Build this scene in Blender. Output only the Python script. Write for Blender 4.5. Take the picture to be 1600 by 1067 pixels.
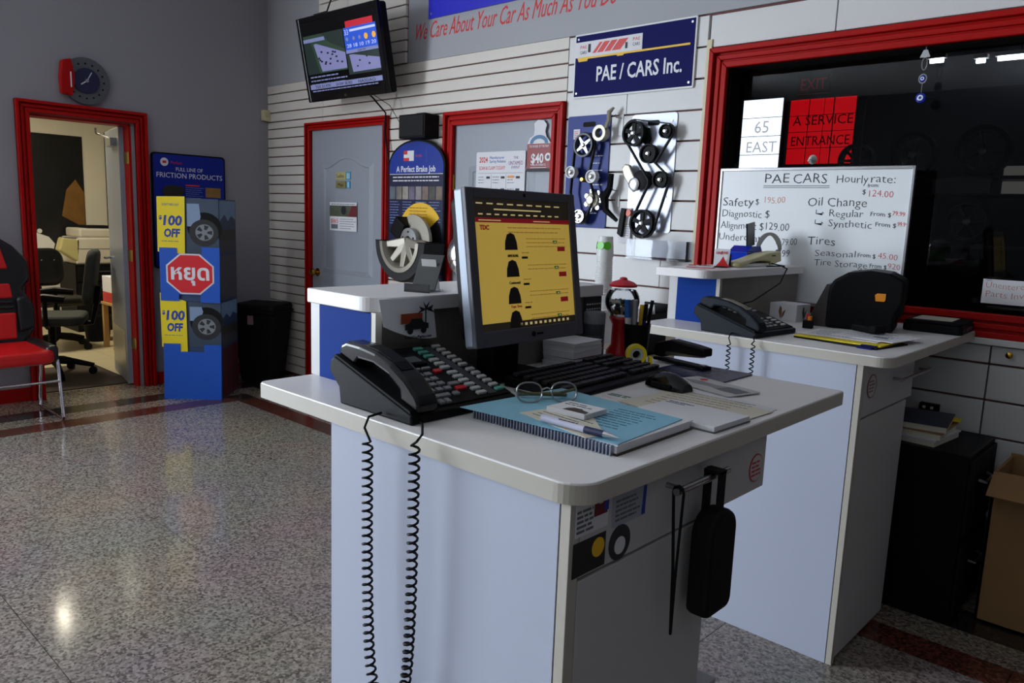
import bpy, bmesh, math, random
from mathutils import Matrix, Vector
random.seed(7)
SC = bpy.context.scene
for o in list(bpy.data.objects): bpy.data.objects.remove(o)
COL = SC.collection
PI = math.pi

# ------------------------------------------------------------------ camera
cam = bpy.data.cameras.new('camera'); cam.sensor_width = 36.0; cam.lens = 36*1205.7/1600; cam.clip_start = .05
co = bpy.data.objects.new('camera', cam); COL.objects.link(co)
_y, _p, _r = [math.radians(a) for a in (-42.72, -9.1077, 2.1403)]
_f = Vector((math.sin(_y)*math.cos(_p), math.cos(_y)*math.cos(_p), math.sin(_p)))
_rt = Vector((math.cos(_y), -math.sin(_y), 0)); _u = _rt.cross(_f)
_r2 = math.cos(_r)*_rt + math.sin(_r)*_u; _u2 = -math.sin(_r)*_rt + math.cos(_r)*_u
_m = Matrix((_r2, _u2, -_f)).transposed().to_4x4(); _m.translation = (6.3052, -3.6171, 1.45)
co.matrix_world = _m
SC.camera = co

# ------------------------------------------------------------------ world, window light, exposure
W = bpy.data.worlds.new('world'); SC.world = W; W.use_nodes = True
_bg = W.node_tree.nodes['Background']
_sky = W.node_tree.nodes.new('ShaderNodeTexSky'); _sky.sky_type = 'HOSEK_WILKIE'; _sky.turbidity = 6; _sky.sun_direction = (.3, .8, .5)
W.node_tree.links.new(_sky.outputs[0], _bg.inputs[0]); _bg.inputs[1].default_value = .35
def area(name, loc, target, sx, sy, power, col):
    l = bpy.data.lights.new(name, 'AREA'); l.shape = 'RECTANGLE'; l.size = sx; l.size_y = sy; l.energy = power; l.color = col
    o = bpy.data.objects.new(name, l); COL.objects.link(o); o.location = loc
    o.rotation_euler = (Vector(target)-Vector(loc)).to_track_quat('-Z', 'Z').to_euler()
    return o
area('west_window_daylight', (-.04, -5.6, 1.75), (5, -5.6, 1.75), 4.5, 2.5, 830, (.80, .89, 1))
area('south_fill_light', (6.3, -9.36, 1.75), (6.3, 0, 1.75), 3.9, 2.5, 28, (.84, .92, 1))  # weak fill lamp, added behind the camera
SC.view_settings.view_transform = 'Standard'; SC.view_settings.look = 'None'
SC.view_settings.gamma = 1; SC.view_settings.use_curve_mapping = False
SC.view_settings.exposure = 0.0

# ------------------------------------------------------------------ helpers
def lin(c):
    r = []
    for x in c:
        x /= 255
        r.append(x/12.92 if x <= .04045 else ((x+.055)/1.055)**2.4)
    return r
MATS = {}
def mat(name, col, rough=.5, metal=0, var=.07, scale=9, bump=0, emit=0, spec=.5, bscale=None, coat=0):
    if name in MATS: return MATS[name]
    m = bpy.data.materials.new(name); m.use_nodes = True; MATS[name] = m
    nt = m.node_tree; b = nt.nodes['Principled BSDF']; N = nt.nodes.new; L = nt.links.new
    c = lin(col)
    b.inputs['Roughness'].default_value = rough; b.inputs['Metallic'].default_value = metal
    b.inputs['Specular IOR Level'].default_value = spec; b.inputs['Coat Weight'].default_value = coat
    tc = N('ShaderNodeTexCoord'); nz = N('ShaderNodeTexNoise'); nz.inputs['Scale'].default_value = scale; nz.inputs['Detail'].default_value = 4
    L(tc.outputs['Object'], nz.inputs['Vector'])
    mx = N('ShaderNodeMix'); mx.data_type = 'RGBA'
    mx.inputs[6].default_value = [x*(1-var) for x in c]+[1]; mx.inputs[7].default_value = [min(1, x*(1+var)) for x in c]+[1]
    L(nz.outputs['Fac'], mx.inputs[0]); L(mx.outputs[2], b.inputs['Base Color'])
    if emit:
        L(mx.outputs[2], b.inputs['Emission Color']); b.inputs['Emission Strength'].default_value = emit
    if bump:
        n2 = N('ShaderNodeTexNoise'); n2.inputs['Scale'].default_value = bscale or scale*8
        L(tc.outputs['Object'], n2.inputs['Vector'])
        bp = N('ShaderNodeBump'); bp.inputs['Strength'].default_value = bump; bp.inputs['Distance'].default_value = .003
        L(n2.outputs['Fac'], bp.inputs['Height']); L(bp.outputs['Normal'], b.inputs['Normal'])
    return m
def granite(name, base, dark, light, rough=.16):
    m = bpy.data.materials.new(name); m.use_nodes = True; MATS[name] = m
    nt = m.node_tree; b = nt.nodes['Principled BSDF']; N = nt.nodes.new; L = nt.links.new
    tc = N('ShaderNodeNewGeometry'); v = N('ShaderNodeTexVoronoi'); v.inputs['Scale'].default_value = 115
    n1 = N('ShaderNodeTexNoise'); n1.inputs['Scale'].default_value = 75; n1.inputs['Detail'].default_value = 3
    n2 = N('ShaderNodeTexNoise'); n2.inputs['Scale'].default_value = 1.6; n2.inputs['Detail'].default_value = 4
    for x in (v, n1, n2): L(tc.outputs['Position'], x.inputs['Vector'])
    sep = N('ShaderNodeSeparateColor'); L(v.outputs['Color'], sep.inputs[0])
    r = N('ShaderNodeValToRGB'); e = r.color_ramp.elements
    e[0].position = 0; e[0].color = lin(dark)+[1]; e[1].position = 1; e[1].color = lin(light)+[1]
    q = e.new(.28); q.color = lin([(a+c)/2 for a, c in zip(dark, base)])+[1]; q = e.new(.5); q.color = lin(base)+[1]
    ad = N('ShaderNodeMath'); ad.operation = 'ADD'; ml = N('ShaderNodeMath'); ml.operation = 'MULTIPLY'; ml.inputs[1].default_value = .55
    L(sep.outputs[0], ml.inputs[0]); L(ml.outputs[0], ad.inputs[0])
    m2 = N('ShaderNodeMath'); m2.operation = 'MULTIPLY'; m2.inputs[1].default_value = .45; L(n1.outputs['Fac'], m2.inputs[0]); L(m2.outputs[0], ad.inputs[1])
    L(ad.outputs[0], r.inputs[0])
    hs = N('ShaderNodeMix'); hs.data_type = 'RGBA'; hs.blend_type = 'MULTIPLY'; hs.inputs[0].default_value = .35
    L(r.outputs[0], hs.inputs[6]); L(n2.outputs['Color'], hs.inputs[7]); L(hs.outputs[2], b.inputs['Base Color'])
    b.inputs['Roughness'].default_value = rough; b.inputs['Specular IOR Level'].default_value = .55
    return m
def glassy(name, tint=(255, 255, 255), rough=.02, refl=1.45, base=.0):
    m = bpy.data.materials.new(name); m.use_nodes = True; MATS[name] = m
    nt = m.node_tree; N = nt.nodes.new; L = nt.links.new; nt.nodes.remove(nt.nodes['Principled BSDF'])
    t = N('ShaderNodeBsdfTransparent'); t.inputs[0].default_value = lin(tint)+[1]
    g = N('ShaderNodeBsdfGlossy'); g.inputs['Roughness'].default_value = rough
    fr = N('ShaderNodeFresnel'); fr.inputs[0].default_value = refl
    ad = N('ShaderNodeMath'); ad.inputs[1].default_value = base; L(fr.outputs[0], ad.inputs[0])
    mx = N('ShaderNodeMixShader'); L(ad.outputs[0], mx.inputs[0]); L(t.outputs[0], mx.inputs[1]); L(g.outputs[0], mx.inputs[2])
    L(mx.outputs[0], nt.nodes['Material Output'].inputs[0])
    return m

class MB:
    def __init__(s, M=None): s.v = []; s.f = []; s.M = M or Matrix()
    def add(s, vs, fs):
        b = len(s.v); s.v += [tuple(s.M @ Vector(v)) for v in vs]; s.f += [[i+b for i in f] for f in fs]; return s
    def box(s, a, b):
        x0, y0, z0 = [min(p, q) for p, q in zip(a, b)]; x1, y1, z1 = [max(p, q) for p, q in zip(a, b)]
        return s.add([(x0,y0,z0),(x1,y0,z0),(x1,y1,z0),(x0,y1,z0),(x0,y0,z1),(x1,y0,z1),(x1,y1,z1),(x0,y1,z1)],
            [(3,2,1,0),(4,5,6,7),(0,1,5,4),(1,2,6,5),(2,3,7,6),(3,0,4,7)])
    def prism(s, poly, z0, z1):
        if sum(a[0]*b[1]-b[0]*a[1] for a, b in zip(poly, poly[1:]+poly[:1])) < 0: poly = poly[::-1]
        n = len(poly)
        return s.add([(x,y,z0) for x,y in poly]+[(x,y,z1) for x,y in poly],
            [list(range(n))[::-1], list(range(n,2*n))]+[(i,(i+1)%n,n+(i+1)%n,n+i) for i in range(n)])
    def side(s, poly, x0, x1):                       # (y, z) outline extruded along x
        k = s.M; s.M = k @ Matrix(((0,0,1,0),(1,0,0,0),(0,1,0,0),(0,0,0,1))); s.prism(poly, x0, x1); s.M = k; return s
    def cyl(s, p, q, r, r2=None, n=16, caps=True):
        p = Vector(p); q = Vector(q); d = (q-p).normalized(); r2 = r if r2 is None else r2
        a = d.orthogonal().normalized(); b = d.cross(a); vs = []
        for c, rr in ((p, r), (q, r2)):
            vs += [c+rr*(math.cos(2*PI*i/n)*a+math.sin(2*PI*i/n)*b) for i in range(n)]
        fs = [(i,(i+1)%n,n+(i+1)%n,n+i) for i in range(n)]
        if caps: fs += [list(range(n))[::-1], list(range(n,2*n))]
        return s.add(vs, fs)
    def tube(s, pts, r, n=8, closed=False):
        pts = [Vector(p) for p in pts]; m = len(pts); vs = []; a = None
        for i, p in enumerate(pts):
            if closed: t = pts[(i+1)%m]-pts[i-1]
            else: t = pts[min(i+1,m-1)]-pts[max(i-1,0)]
            t.normalize()
            a = t.orthogonal().normalized() if a is None else (a-t*a.dot(t)).normalized()
            b = t.cross(a); rr = r[i] if isinstance(r, (list, tuple)) else r
            vs += [p+rr*(math.cos(2*PI*j/n)*a+math.sin(2*PI*j/n)*b) for j in range(n)]
        fs = []
        for i in range(m if closed else m-1):
            for j in range(n):
                A = i*n; B = ((i+1)%m)*n; fs.append((A+j, A+(j+1)%n, B+(j+1)%n, B+j))
        if not closed: fs += [list(range(n))[::-1], list(range((m-1)*n, m*n))]
        return s.add(vs, fs)
    def lathe(s, prof, n=24, closed=False, a0=0, a1=2*PI):
        full = abs(a1-a0-2*PI) < 1e-6; k = n if full else n+1; vs = []; m = len(prof)
        for r, z in prof: vs += [(r*math.cos(a0+(a1-a0)*i/n), r*math.sin(a0+(a1-a0)*i/n), z) for i in range(k)]
        fs = []
        for i in range(m if closed else m-1):
            A = i*k; B = ((i+1)%m)*k
            for j in range(n): fs.append((A+j, A+(j+1)%k, B+(j+1)%k, B+j))
        if not closed and full: fs += [list(range(k))[::-1], list(range((m-1)*k, m*k))]
        if closed and not full: fs += [[i*k for i in range(m)], [i*k+k-1 for i in range(m)][::-1]]
        return s.add(vs, fs)
    def text(s, body, size, at=(0,0,0), align='LEFT', width=None, shear=0, rot=0, thick=.0006, bold=0, squash=1):
        c = bpy.data.curves.new('t', 'FONT'); c.body = body; c.size = size; c.align_x = align; c.shear = shear; c.extrude = thick; c.resolution_u = 2; c.offset = bold
        o = bpy.data.objects.new('t', c); me = bpy.data.meshes.new_from_object(o)
        xs = [v.co.x for v in me.vertices] or [0, 1]
        k = squash if width is None else width/(max(xs)-min(xs))
        x0 = min(xs) if width is not None and align == 'LEFT' else 0
        R = Matrix.Rotation(rot, 3, 'Z')
        s.add([Vector(at)+R @ Vector(((v.co.x-x0)*k, v.co.y, v.co.z)) for v in me.vertices], [list(p.vertices) for p in me.polygons])
        bpy.data.objects.remove(o); bpy.data.curves.remove(c); bpy.data.meshes.remove(me); return s
    def mesh(s, name, bev=0, smooth=False, seg=2, ang=35):
        me = bpy.data.meshes.new(name); me.from_pydata(s.v, [], s.f); me.update()
        if bev:
            bm = bmesh.new(); bm.from_mesh(me)
            ed = [e for e in bm.edges if len(e.link_faces) == 2 and e.calc_face_angle(0) > math.radians(ang)]
            bmesh.ops.bevel(bm, geom=ed, offset=bev, segments=seg, affect='EDGES', clamp_overlap=True, profile=.5)
            bm.to_mesh(me); bm.free()
        if smooth:
            me.polygons.foreach_set('use_smooth', [True]*len(me.polygons)); me.set_sharp_from_angle(angle=math.radians(40))
        return me
def link(name, me, m, parent):
    o = bpy.data.objects.new(name, me); COL.objects.link(o)
    if m and not me.materials: me.materials.append(m)
    if parent: o.parent = parent
    return o
def P(name, mb, m, parent=None, bev=0, smooth=False, label=None, seg=2):
    o = link(name, mb.mesh(name, bev, smooth, seg), m, parent)
    if label: o['label'] = label
    if getattr(mb, 'stuff', False): o['kind'] = 'stuff'
    return o
def tag(o, label, cat, group=None, kind=None):
    o['label'] = label; o['category'] = cat
    if group: o['group'] = group
    if kind: o['kind'] = kind
    return o
def root(name, label, cat, loc=(0,0,0), rz=0, rot=None, group=None, kind=None):
    o = bpy.data.objects.new(name, None); COL.objects.link(o); o.empty_display_size = .05
    M = rot.to_4x4() if rot else Matrix.Rotation(rz, 4, 'Z')
    M.translation = loc; o.matrix_world = M; o['_'] = 0; del o['_']
    WM[o.name] = M
    return tag(o, label, cat, group, kind)
WM = {}
def WB(r): return MB(WM[r.name].inverted())          # build a part of r in world coordinates
def frame(u, v=(0,0,1)):
    u = Vector(u).normalized(); v = Vector(v).normalized(); return Matrix((u, v, u.cross(v))).transposed()
FB = frame((1,0,0)); FL = frame((0,1,0))             # faces -y (back wall) / faces +x (left wall)
BOXC = {}
def piece(name, size, loc, m, parent, bev=0, rz=0):  # alike pieces share one mesh, centred on its origin
    k = (tuple(round(x,4) for x in size), m.name, bev)
    if k not in BOXC:
        h = [x/2 for x in size]; BOXC[k] = MB().box([-x for x in h], h).mesh(name, bev)
    o = link(name, BOXC[k], m, parent); o.location = loc; o.rotation_euler.z = rz; return o
def rrect(x0, y0, x1, y1, r, n=9):
    rs = r if isinstance(r, (list, tuple)) else [r]*4; p = []      # corners: (x0,y0) (x1,y0) (x1,y1) (x0,y1)
    for (cx, cy, sx, sy, a), q in zip(((x0,y0,1,1,PI),(x1,y0,-1,1,1.5*PI),(x1,y1,-1,-1,0),(x0,y1,1,-1,.5*PI)), rs):
        if q <= 0: p.append((cx, cy)); continue
        p += [(cx+sx*q+q*math.cos(a+i*PI/2/n), cy+sy*q+q*math.sin(a+i*PI/2/n)) for i in range(n+1)]
    return p
def disc(cx, cy, r, n=24, a0=0, a1=2*PI): return [(cx+r*math.cos(a0+(a1-a0)*i/n), cy+r*math.sin(a0+(a1-a0)*i/n)) for i in range(n if abs(a1-a0-2*PI)<1e-6 else n+1)]
def lines(mb, x0, x1, y, n, dy, h, z, rnd=.35, t=.0006):   # rows of print too small to read
    mb.stuff = True
    for i in range(n):
        e = x1-(x1-x0)*rnd*random.random(); xx = x0
        while xx < e-.2*h:
            w = h*random.uniform(1.2, 4.5); mb.box((xx, y-i*dy, z), (min(xx+w, e), y-i*dy+h*.62, z+t)); xx += w+h*.6
    return mb

# ------------------------------------------------------------------ materials
laminate = mat('white_laminate', (232, 228, 226), .38, var=.03, scale=3, bump=.05)
lamface = mat('white_cabinet_face', (196, 194, 193), .42, var=.03, scale=3)
lamedge = mat('laminate_edge_band', (190, 184, 172), .4, var=.05)
blue_panel = mat('blue_panel', (26, 60, 140), .6, var=.08, scale=4, spec=.04)
pale_blue = mat('pale_blue_laminate', (182, 187, 204), .5, var=.03, scale=3, spec=.3)
slat_m = mat('slat_paint', (214, 206, 196), .5, var=.05, scale=2, bump=.05)
wide_m = mat('wide_slat_paint', (212, 210, 208), .42, var=.04, scale=2, bump=.05)
groove_m = mat('groove_backing', (96, 44, 36), .6, var=.3, scale=4)
grey_wall = mat('grey_wall_paint', (146, 143, 149), .6, var=.05, scale=1.5, bump=.06, bscale=60)
grey_up = mat('grey_upper_paint', (158, 158, 162), .55, var=.04, scale=1.5, bump=.05, bscale=60)
ceil_m = mat('ceiling_paint', (236, 236, 234), .7)
plain_m = mat('plain_wall_paint', (74, 74, 78), .6)
red_trim = mat('red_gloss_trim', (166, 12, 9), .4, var=.1, scale=5, spec=.14)
door_m = mat('grey_door_paint', (150, 154, 163), .45, var=.04, scale=3)
gran = granite('granite_floor', (142, 132, 123), (58, 52, 48), (188, 178, 168), .12)
gran_b = granite('granite_border_beige', (140, 126, 112), (48, 42, 38), (196, 182, 168))
gran_r = granite('granite_border_red', (96, 48, 38), (34, 20, 18), (140, 88, 72))
gran_d = granite('granite_border_dark', (48, 42, 40), (16, 14, 14), (92, 82, 78))
grout = mat('grout', (70, 64, 60), .8)
black_p = mat('black_plastic', (14, 14, 16), .5, var=.15, spec=.12)
black_m = mat('black_matte', (12, 12, 13), .7, var=.2, spec=.2)
black_g = mat('black_gloss', (12, 12, 14), .2, var=.1, spec=.3)
dgrey_p = mat('dark_grey_plastic', (58, 58, 64), .42)
mgrey_p = mat('mid_grey_plastic', (120, 120, 124), .45)
rubber = mat('rubber', (26, 26, 27), .7, var=.2, bump=.2)
chrome = mat('chrome', (215, 215, 218), .1, 1, var=.02)
steel = mat('brushed_steel', (170, 170, 172), .32, 1, var=.08)
alu = mat('cast_aluminium', (168, 162, 148), .42, .55, var=.08)
brass = mat('brass', (190, 150, 60), .22, 1)
white_p = mat('white_plastic', (216, 216, 214), .4, var=.03)
paper = mat('white_paper', (222, 221, 224), .75, var=.03)
paper_b = mat('pale_blue_paper', (132, 186, 208), .75, var=.04)
paper_c = mat('cream_paper', (214, 208, 190), .75, var=.05)
card_y = mat('yellow_card', (240, 214, 20), .5, var=.04)
blue_card = mat('blue_card', (16, 84, 190), .45, var=.06)
red_p = mat('red_plastic', (196, 26, 30), .3, var=.08)
ink = mat('black_ink', (22, 22, 26), .6)
ink_g = mat('grey_ink', (104, 106, 112), .6)
ink_r = mat('red_ink', (206, 40, 40), .6)
ink_b = mat('blue_ink', (30, 60, 160), .6)
ink_w = mat('white_ink', (226, 226, 230), .55)
navy = mat('navy_enamel', (14, 16, 84), .6, var=.08, spec=.1)
navy_d = mat('dark_navy_board', (14, 20, 60), .35, var=.12)
royal = mat('royal_blue_board', (16, 50, 150), .35, var=.1)
banner_m = mat('blue_banner', (20, 24, 190), .4)
cream_p = mat('cream_plastic', (200, 192, 140), .42, var=.05)
beige_p = mat('beige_plastic', (206, 196, 160), .45, var=.05)
green_p = mat('green_bag', (90, 190, 40), .35, var=.15, scale=14)
orange_p = mat('orange_label', (230, 140, 20), .45)
amber = mat('yellow_print', (240, 188, 30), .5)
teal = mat('teal_label', (90, 168, 150), .5)
tan = mat('cardboard', (150, 112, 70), .75, var=.1)
brown_m = mat('dark_brown_wood', (60, 46, 36), .5, var=.2)
wood = mat('light_wood', (180, 140, 84), .5, var=.15, scale=6)
leather = mat('black_leather', (20, 20, 22), .32, var=.2, bump=.25, bscale=90)
red_leather = mat('red_leather', (206, 18, 20), .34, var=.1, bump=.2, bscale=90)
fabric_g = mat('dark_olive_fabric', (52, 54, 48), .85, var=.15, bump=.3)
office_wall = mat('cream_office_wall', (214, 208, 190), .6, var=.03)
office_tile = mat('cream_floor_tile', (196, 184, 150), .3, var=.06)
mat_m = mat('brown_door_mat', (70, 58, 50), .95, var=.2, bump=.4)
clear = glassy('clear_acrylic', (240, 242, 246), .08, 1.2, .01)
clear_g = glassy('clear_glass', (246, 248, 250), .02, 1.45, .02)
pane_m = glassy('window_glass', (226, 230, 236), .01, 1.42, 0)
silver_f = mat('silver_foil', (172, 176, 190), .38, .45, var=.06, scale=3)
disco = mat('silver_globe', (200, 200, 204), .16, 1, var=.3, scale=26, bump=.5, bscale=30)
def glow(name, col, e): return mat(name, col, .4, emit=e, var=.03)

# ================================================================== THE SETTING
def struct(name, label, cat): return root(name, label, cat, kind='structure')
# ---- floor with tiles and granite border stripes
fl = struct('floor', 'polished speckled granite tile floor with dark and red border stripes', 'floor')
P('screed', MB().box((-.15, -9.5, -.12), (9.5, .15, -.012)), grout, fl)
def tiles(xs, ys, m, name):
    for a, b in zip(xs, xs[1:]):
        for c, d in zip(ys, ys[1:]):
            piece(name, (b-a-.003, d-c-.003, .012), ((a+b)/2, (c+d)/2, -.006), m, fl)
def steps(a, b, s):
    n = max(1, round((b-a)/s)); return [a+(b-a)*i/n for i in range(n+1)]
YS = [-.82-.7*i for i in range(13)][::-1]
tiles([.91+1.05*i for i in range(9)], YS, gran, 'floor_tile')
for (a, b, c, d, m) in ((0, .355, 0, .31, gran_b), (.355, .55, .31, .50, gran_d), (.55, .73, .50, .665, gran_b), (.73, .91, .665, .82, gran_r)):
    tiles([a, b], YS[:-1]+[-d] if d < .8 else YS, m, 'border_tile')
    tiles(steps(b, 9.3, .8), [-d, -c], m, 'border_tile')
    if d >= .8: tiles([a, b], [-d, -c], gran_d, 'border_tile')
    else: tiles([a, b], [-d, -c], m, 'border_tile')
# ---- left wall with office doorway and daylight windows
wl = struct('wall_left', 'dark grey painted side wall with a doorway into the office', 'wall')
D0, D1, DZ = -1.875, -1.185, 2.045
b = MB()
for (y0, y1, z0, z1) in ((D1, .15, 0, 3.6), (D0, D1, DZ, 3.6), (-3.2, D0, 0, 3.6), (-8, -3.2, 0, .45), (-8, -3.2, 3.05, 3.6), (-9.5, -8, 0, 3.6)):
    b.box((-.15, y0, z0), (0, y1, z1))
P('wall_panel', b, grey_wall, wl)
for nm, pts in (('baseboard_left', [(-1.075, -.002), (-9.4, -1.95)]),):
    bb = struct(nm, 'glossy red baseboard along the grey side wall', 'baseboard')
    for a, c in pts: P('board', MB().box((0, a, 0), (.018, c, .1)), red_trim, bb, bev=.004)
w2 = struct('window_2', 'large storefront window in the grey side wall', 'window')
for y in steps(-8, -3.2, 1.2): P('mullion', MB().box((-.14, y-.025, .45), (-.09, y+.025, 3.05)), steel, w2)
# ---- back wall
wb = struct('wall_back', 'white slatwall back wall under grey paint', 'wall')
WX0, WX1, WZ0, WZ1 = 4.36, 7.4, 1.115, 2.225
b = MB()
for (x0, x1, z0, z1) in ((-.15, WX0, 0, 2.49), (WX1, 9.5, 0, 2.49), (WX0, WX1, 0, WZ0), (WX0, WX1, WZ1, 2.49)):
    b.box((x0, 0, z0), (x1, .15, z1))
P('backing', b, groove_m, wb)
P('upper_wall', MB().box((-.15, -.012, 2.49), (9.5, .15, 3.6)), grey_up, wb)
GZ = [2.126-.0777*i for i in range(28)]
def slat(x0, x1, z0, z1, m=slat_m, t=.022):
    piece('slat', (x1-x0, t, z1-z0-.009), ((x0+x1)/2, -t/2, (z0+z1)/2), m, wb, bev=.002)
for z1, z0 in zip(GZ, GZ[1:]):
    if z0 < 0: continue
    slat(.001, .625, z0, z1); slat(1.68, 2.315, z0, z1)
ZU = [2.126, 2.187, 2.263, 2.341, 2.417, 2.49]
for z0, z1 in zip(ZU, ZU[1:]):
    slat(.001, .842, z0, z1); slat(.845, 3.345, z0, z1)
for i in range(14):
    z = 2.49+.0777*i; piece('slat', (1.07, .022, .069), (1.346, -.023, z+.039), slat_m, wb, bev=.002)
P('groove_board', MB().box((.81, -.0135, 2.491), (1.885, -.0125, 3.58)), groove_m, wb)
ZW = [2.482, 2.33, 2.178, 2.026, 1.874, 1.722, 1.568, 1.414, 1.262, 1.106, .952, .80, .65, .5, .35, .2, .02]
for i, (z1, z0) in enumerate(zip(ZW, ZW[1:])):
    s = 3.771 if i in (1, 2, 0) else (3.879 if i in (6, 7) else (4.05 if i % 3 == 2 else 3.62))
    slat(3.35, s-.0015, z0, z1, wide_m); slat(s+.0015, 4.238, z0, z1, wide_m)
for a, c in ((4.252, 4.868), (4.873, 5.9), (5.905, 7.6)): slat(a, c, 2.318, 2.478, wide_m)
ZL = [1.012, .934, .785, .635, .485, .335, .185, .02]
for i, (z1, z0) in enumerate(zip(ZL, ZL[1:])):
    for a, c in ((4.275, 5.628), (5.634, 6.9), (6.906, 8.2)): slat(a, c, z0, z1, wide_m)
P('ledge', MB().box((4.275, -.055, 1.014), (8.2, 0, 1.041)), wide_m, wb, bev=.003)
P('knob', MB(Matrix.Translation((5.70, -.022, .982)) @ Matrix.Rotation(PI/2, 4, 'X')).lathe([(.006, 0), (.006, .012), (.013, .018), (.013, .026), (.004, .03)], 12), brass, wb, smooth=True)
tr = struct('trim_1', 'cream vertical edge strip beside the red window frame', 'trim'); P('strip', MB().box((4.238, -.03, .02), (4.268, 0, 2.36)), beige_p, tr, bev=.003)
lw = MB(Matrix.Translation((1.97, -.0125, 2.632)) @ FB.to_4x4())
lw.text('We Care About Your Car As Much As You Do', .155, (0, 0, 0), width=1.69, shear=.42, rot=-.004)
P('lettering', lw, ink_r, wb, label='red painted italic slogan')
# ---- remaining shell
ws = struct('wall_right', 'plain grey wall behind the counters', 'wall'); P('wall_panel', MB().box((9.5, -9.5, 0), (9.65, .15, 3.6)), plain_m, ws)
wf = struct('wall_front', 'plain front wall with an added window for fill light', 'wall')
b = MB()
for (x0, x1, z0, z1) in ((-.15, 4.25, 0, 3.6), (8.4, 9.65, 0, 3.6), (4.25, 8.4, 0, .45), (4.25, 8.4, 3.05, 3.6)): b.box((x0, -9.65, z0), (x1, -9.5, z1))
P('wall_panel', b, plain_m, wf)
w3 = struct('window_3', 'unseen window added in the front wall for fill light', 'window')  # unseen window, added to go with the south fill lamp
for x in steps(4.25, 8.4, 1.2): P('mullion', MB().box((x-.025, -9.6, .45), (x+.025, -9.55, 3.05)), steel, w3)
ce = struct('ceiling', 'plain flat white ceiling', 'ceiling'); P('ceiling_panel', MB().box((-.15, -9.65, 3.6), (9.65, .15, 3.7)), ceil_m, ce)

# ---- moulded casings
def casing(parent, x0, x1, z1, w, F, base=0, bottom=False, name='casing'):
    # x0..x1 outer width, z1 outer height (local u, v), profile steps outwards
    def bar(poly):
        for k, (a, c, d) in enumerate(((0, 1, .022), (.0, .26, .052), (.36, .60, .036), (.70, 1, .044))):
            mb = MB(F)
            q = [[(p[0]+(s[0]-p[0])*t) for t in (a, c)] for p, s in poly], [[(p[1]+(s[1]-p[1])*t) for t in (a, c)] for p, s in poly]
            (xa, xb), (ya, yb) = q
            mb.prism([(xa[0], ya[0]), (xb[0], yb[0]), (xb[1], yb[1]), (xa[1], ya[1])], .0, d)
            yield mb
    bars = [(((x0, base), (x0+w, base+(w if bottom else 0))), ((x0, z1), (x0+w, z1-w))), (((x0, z1), (x0+w, z1-w)), ((x1, z1), (x1-w, z1-w))), (((x1, base), (x1-w, base+(w if bottom else 0))), ((x1, z1), (x1-w, z1-w)))]
    if bottom: bars.append((((x0, base), (x0+w, base+w)), ((x1, base), (x1-w, base+w))))
    for poly in bars:
        full = MB()
        for mb in bar(poly): full.v, full.f = full.add([], []).v + [], full.f; base_i = len(full.v); full.v += mb.v; full.f += [[i+base_i for i in f] for f in mb.f]
        P(name, full, red_trim, parent, bev=.004)
def panel_door(parent, x0, x1, z1, F):
    leaf = P('leaf', MB(F).box((x0, 0, .0), (x1, z1, .012)), door_m, parent)
    cx = (x0+x1)/2; hw = (x1-x0)/2-.14
    def arch(inset, zb, zt, rise):
        p = [(cx-hw+inset, zb+inset), (cx+hw-inset, zb+inset)]
        p += [(cx+(hw-inset)*(1-2*i/14), zt-inset+rise*(.5-.5*math.cos(2*PI*i/14))) for i in range(15)]
        return p
    for zb, zt, rise in ((.95, z1-.27, .075), (.15, .80, .0)):
        o, i_ = arch(0, zb, zt, rise), arch(.035, zb, zt, rise)
        mb = MB(F); n = len(o)
        mb.add([(x, y, .012) for x, y in o]+[(x+(cx-x)*.04, y, .021) for x, y in i_]+[(x+(cx-x)*.08, y+(.004 if y < 1 else -.004), .014) for x, y in i_],
               [(k, (k+1) % n, n+(k+1) % n, n+k) for k in range(n)]+[(n+k, n+(k+1) % n, 2*n+(k+1) % n, 2*n+k) for k in range(n)]+[list(range(2*n, 3*n))])
        P('moulded_panel', mb, door_m, leaf)
    return leaf
d1 = root('door_1', 'open grey metal door in a red moulded frame leading to the office', 'door', kind='structure')
casing(d1, -1.953, -1.068, 2.138, .085, FL.to_4x4())
P('jamb', MB().box((-.16, D1-.012, 0), (.002, D1+.006, DZ)).box((-.16, D0-.006, 0), (.002, D0+.012, DZ)).box((-.16, D0, DZ-.012), (.002, D1, DZ+.004)), red_trim, d1)
lr = Matrix.Translation((-.10, -1.21, .01)) @ Matrix.Rotation(math.radians(168.5), 4, 'Z')
leaf = P('leaf', MB(lr).box((0, -.022, 0), (.66, .022, 2.02)), mat('grey_metal_door', (138, 144, 156), .35), d1, bev=.003)
P('lever_handle', MB(lr).cyl((.60, .02, .98), (.60, .075, .98), .009).cyl((.60, .07, .98), (.49, .07, .98), .009), steel, leaf, smooth=True)
P('kick_plate', MB(lr).box((.05, .022, .1), (.62, .0245, .42)), steel, leaf)
P('door_closer', MB(lr).box((.1, .022, 1.88), (.34, .065, 1.94)).tube([(.2, .05, 1.94), (.42, .12, 1.99), (.12, .16, 2.0)], .008), steel, d1)
for z in (.3, 1.0, 1.75): P('hinge', MB().box((-.1, -1.2, z), (.0, -1.19, z+.09)), brass, d1)
d2 = root('door_2', 'closed grey panel door with restroom plaques in a red frame', 'door', kind='structure')
casing(d2, .614, 1.70, 2.147, .062, FB.to_4x4()); leaf = panel_door(d2, .672, 1.642, 2.088, FB.to_4x4())
P('door_knob', MB(Matrix.Translation((.752, -.012, .945)) @ Matrix.Rotation(PI/2, 4, 'X')).lathe([(.033, 0), (.033, .006), (.012, .01), (.012, .032), (.026, .04), (.031, .052), (.026, .066), (.006, .072)], 20), brass, leaf, smooth=True)
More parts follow.
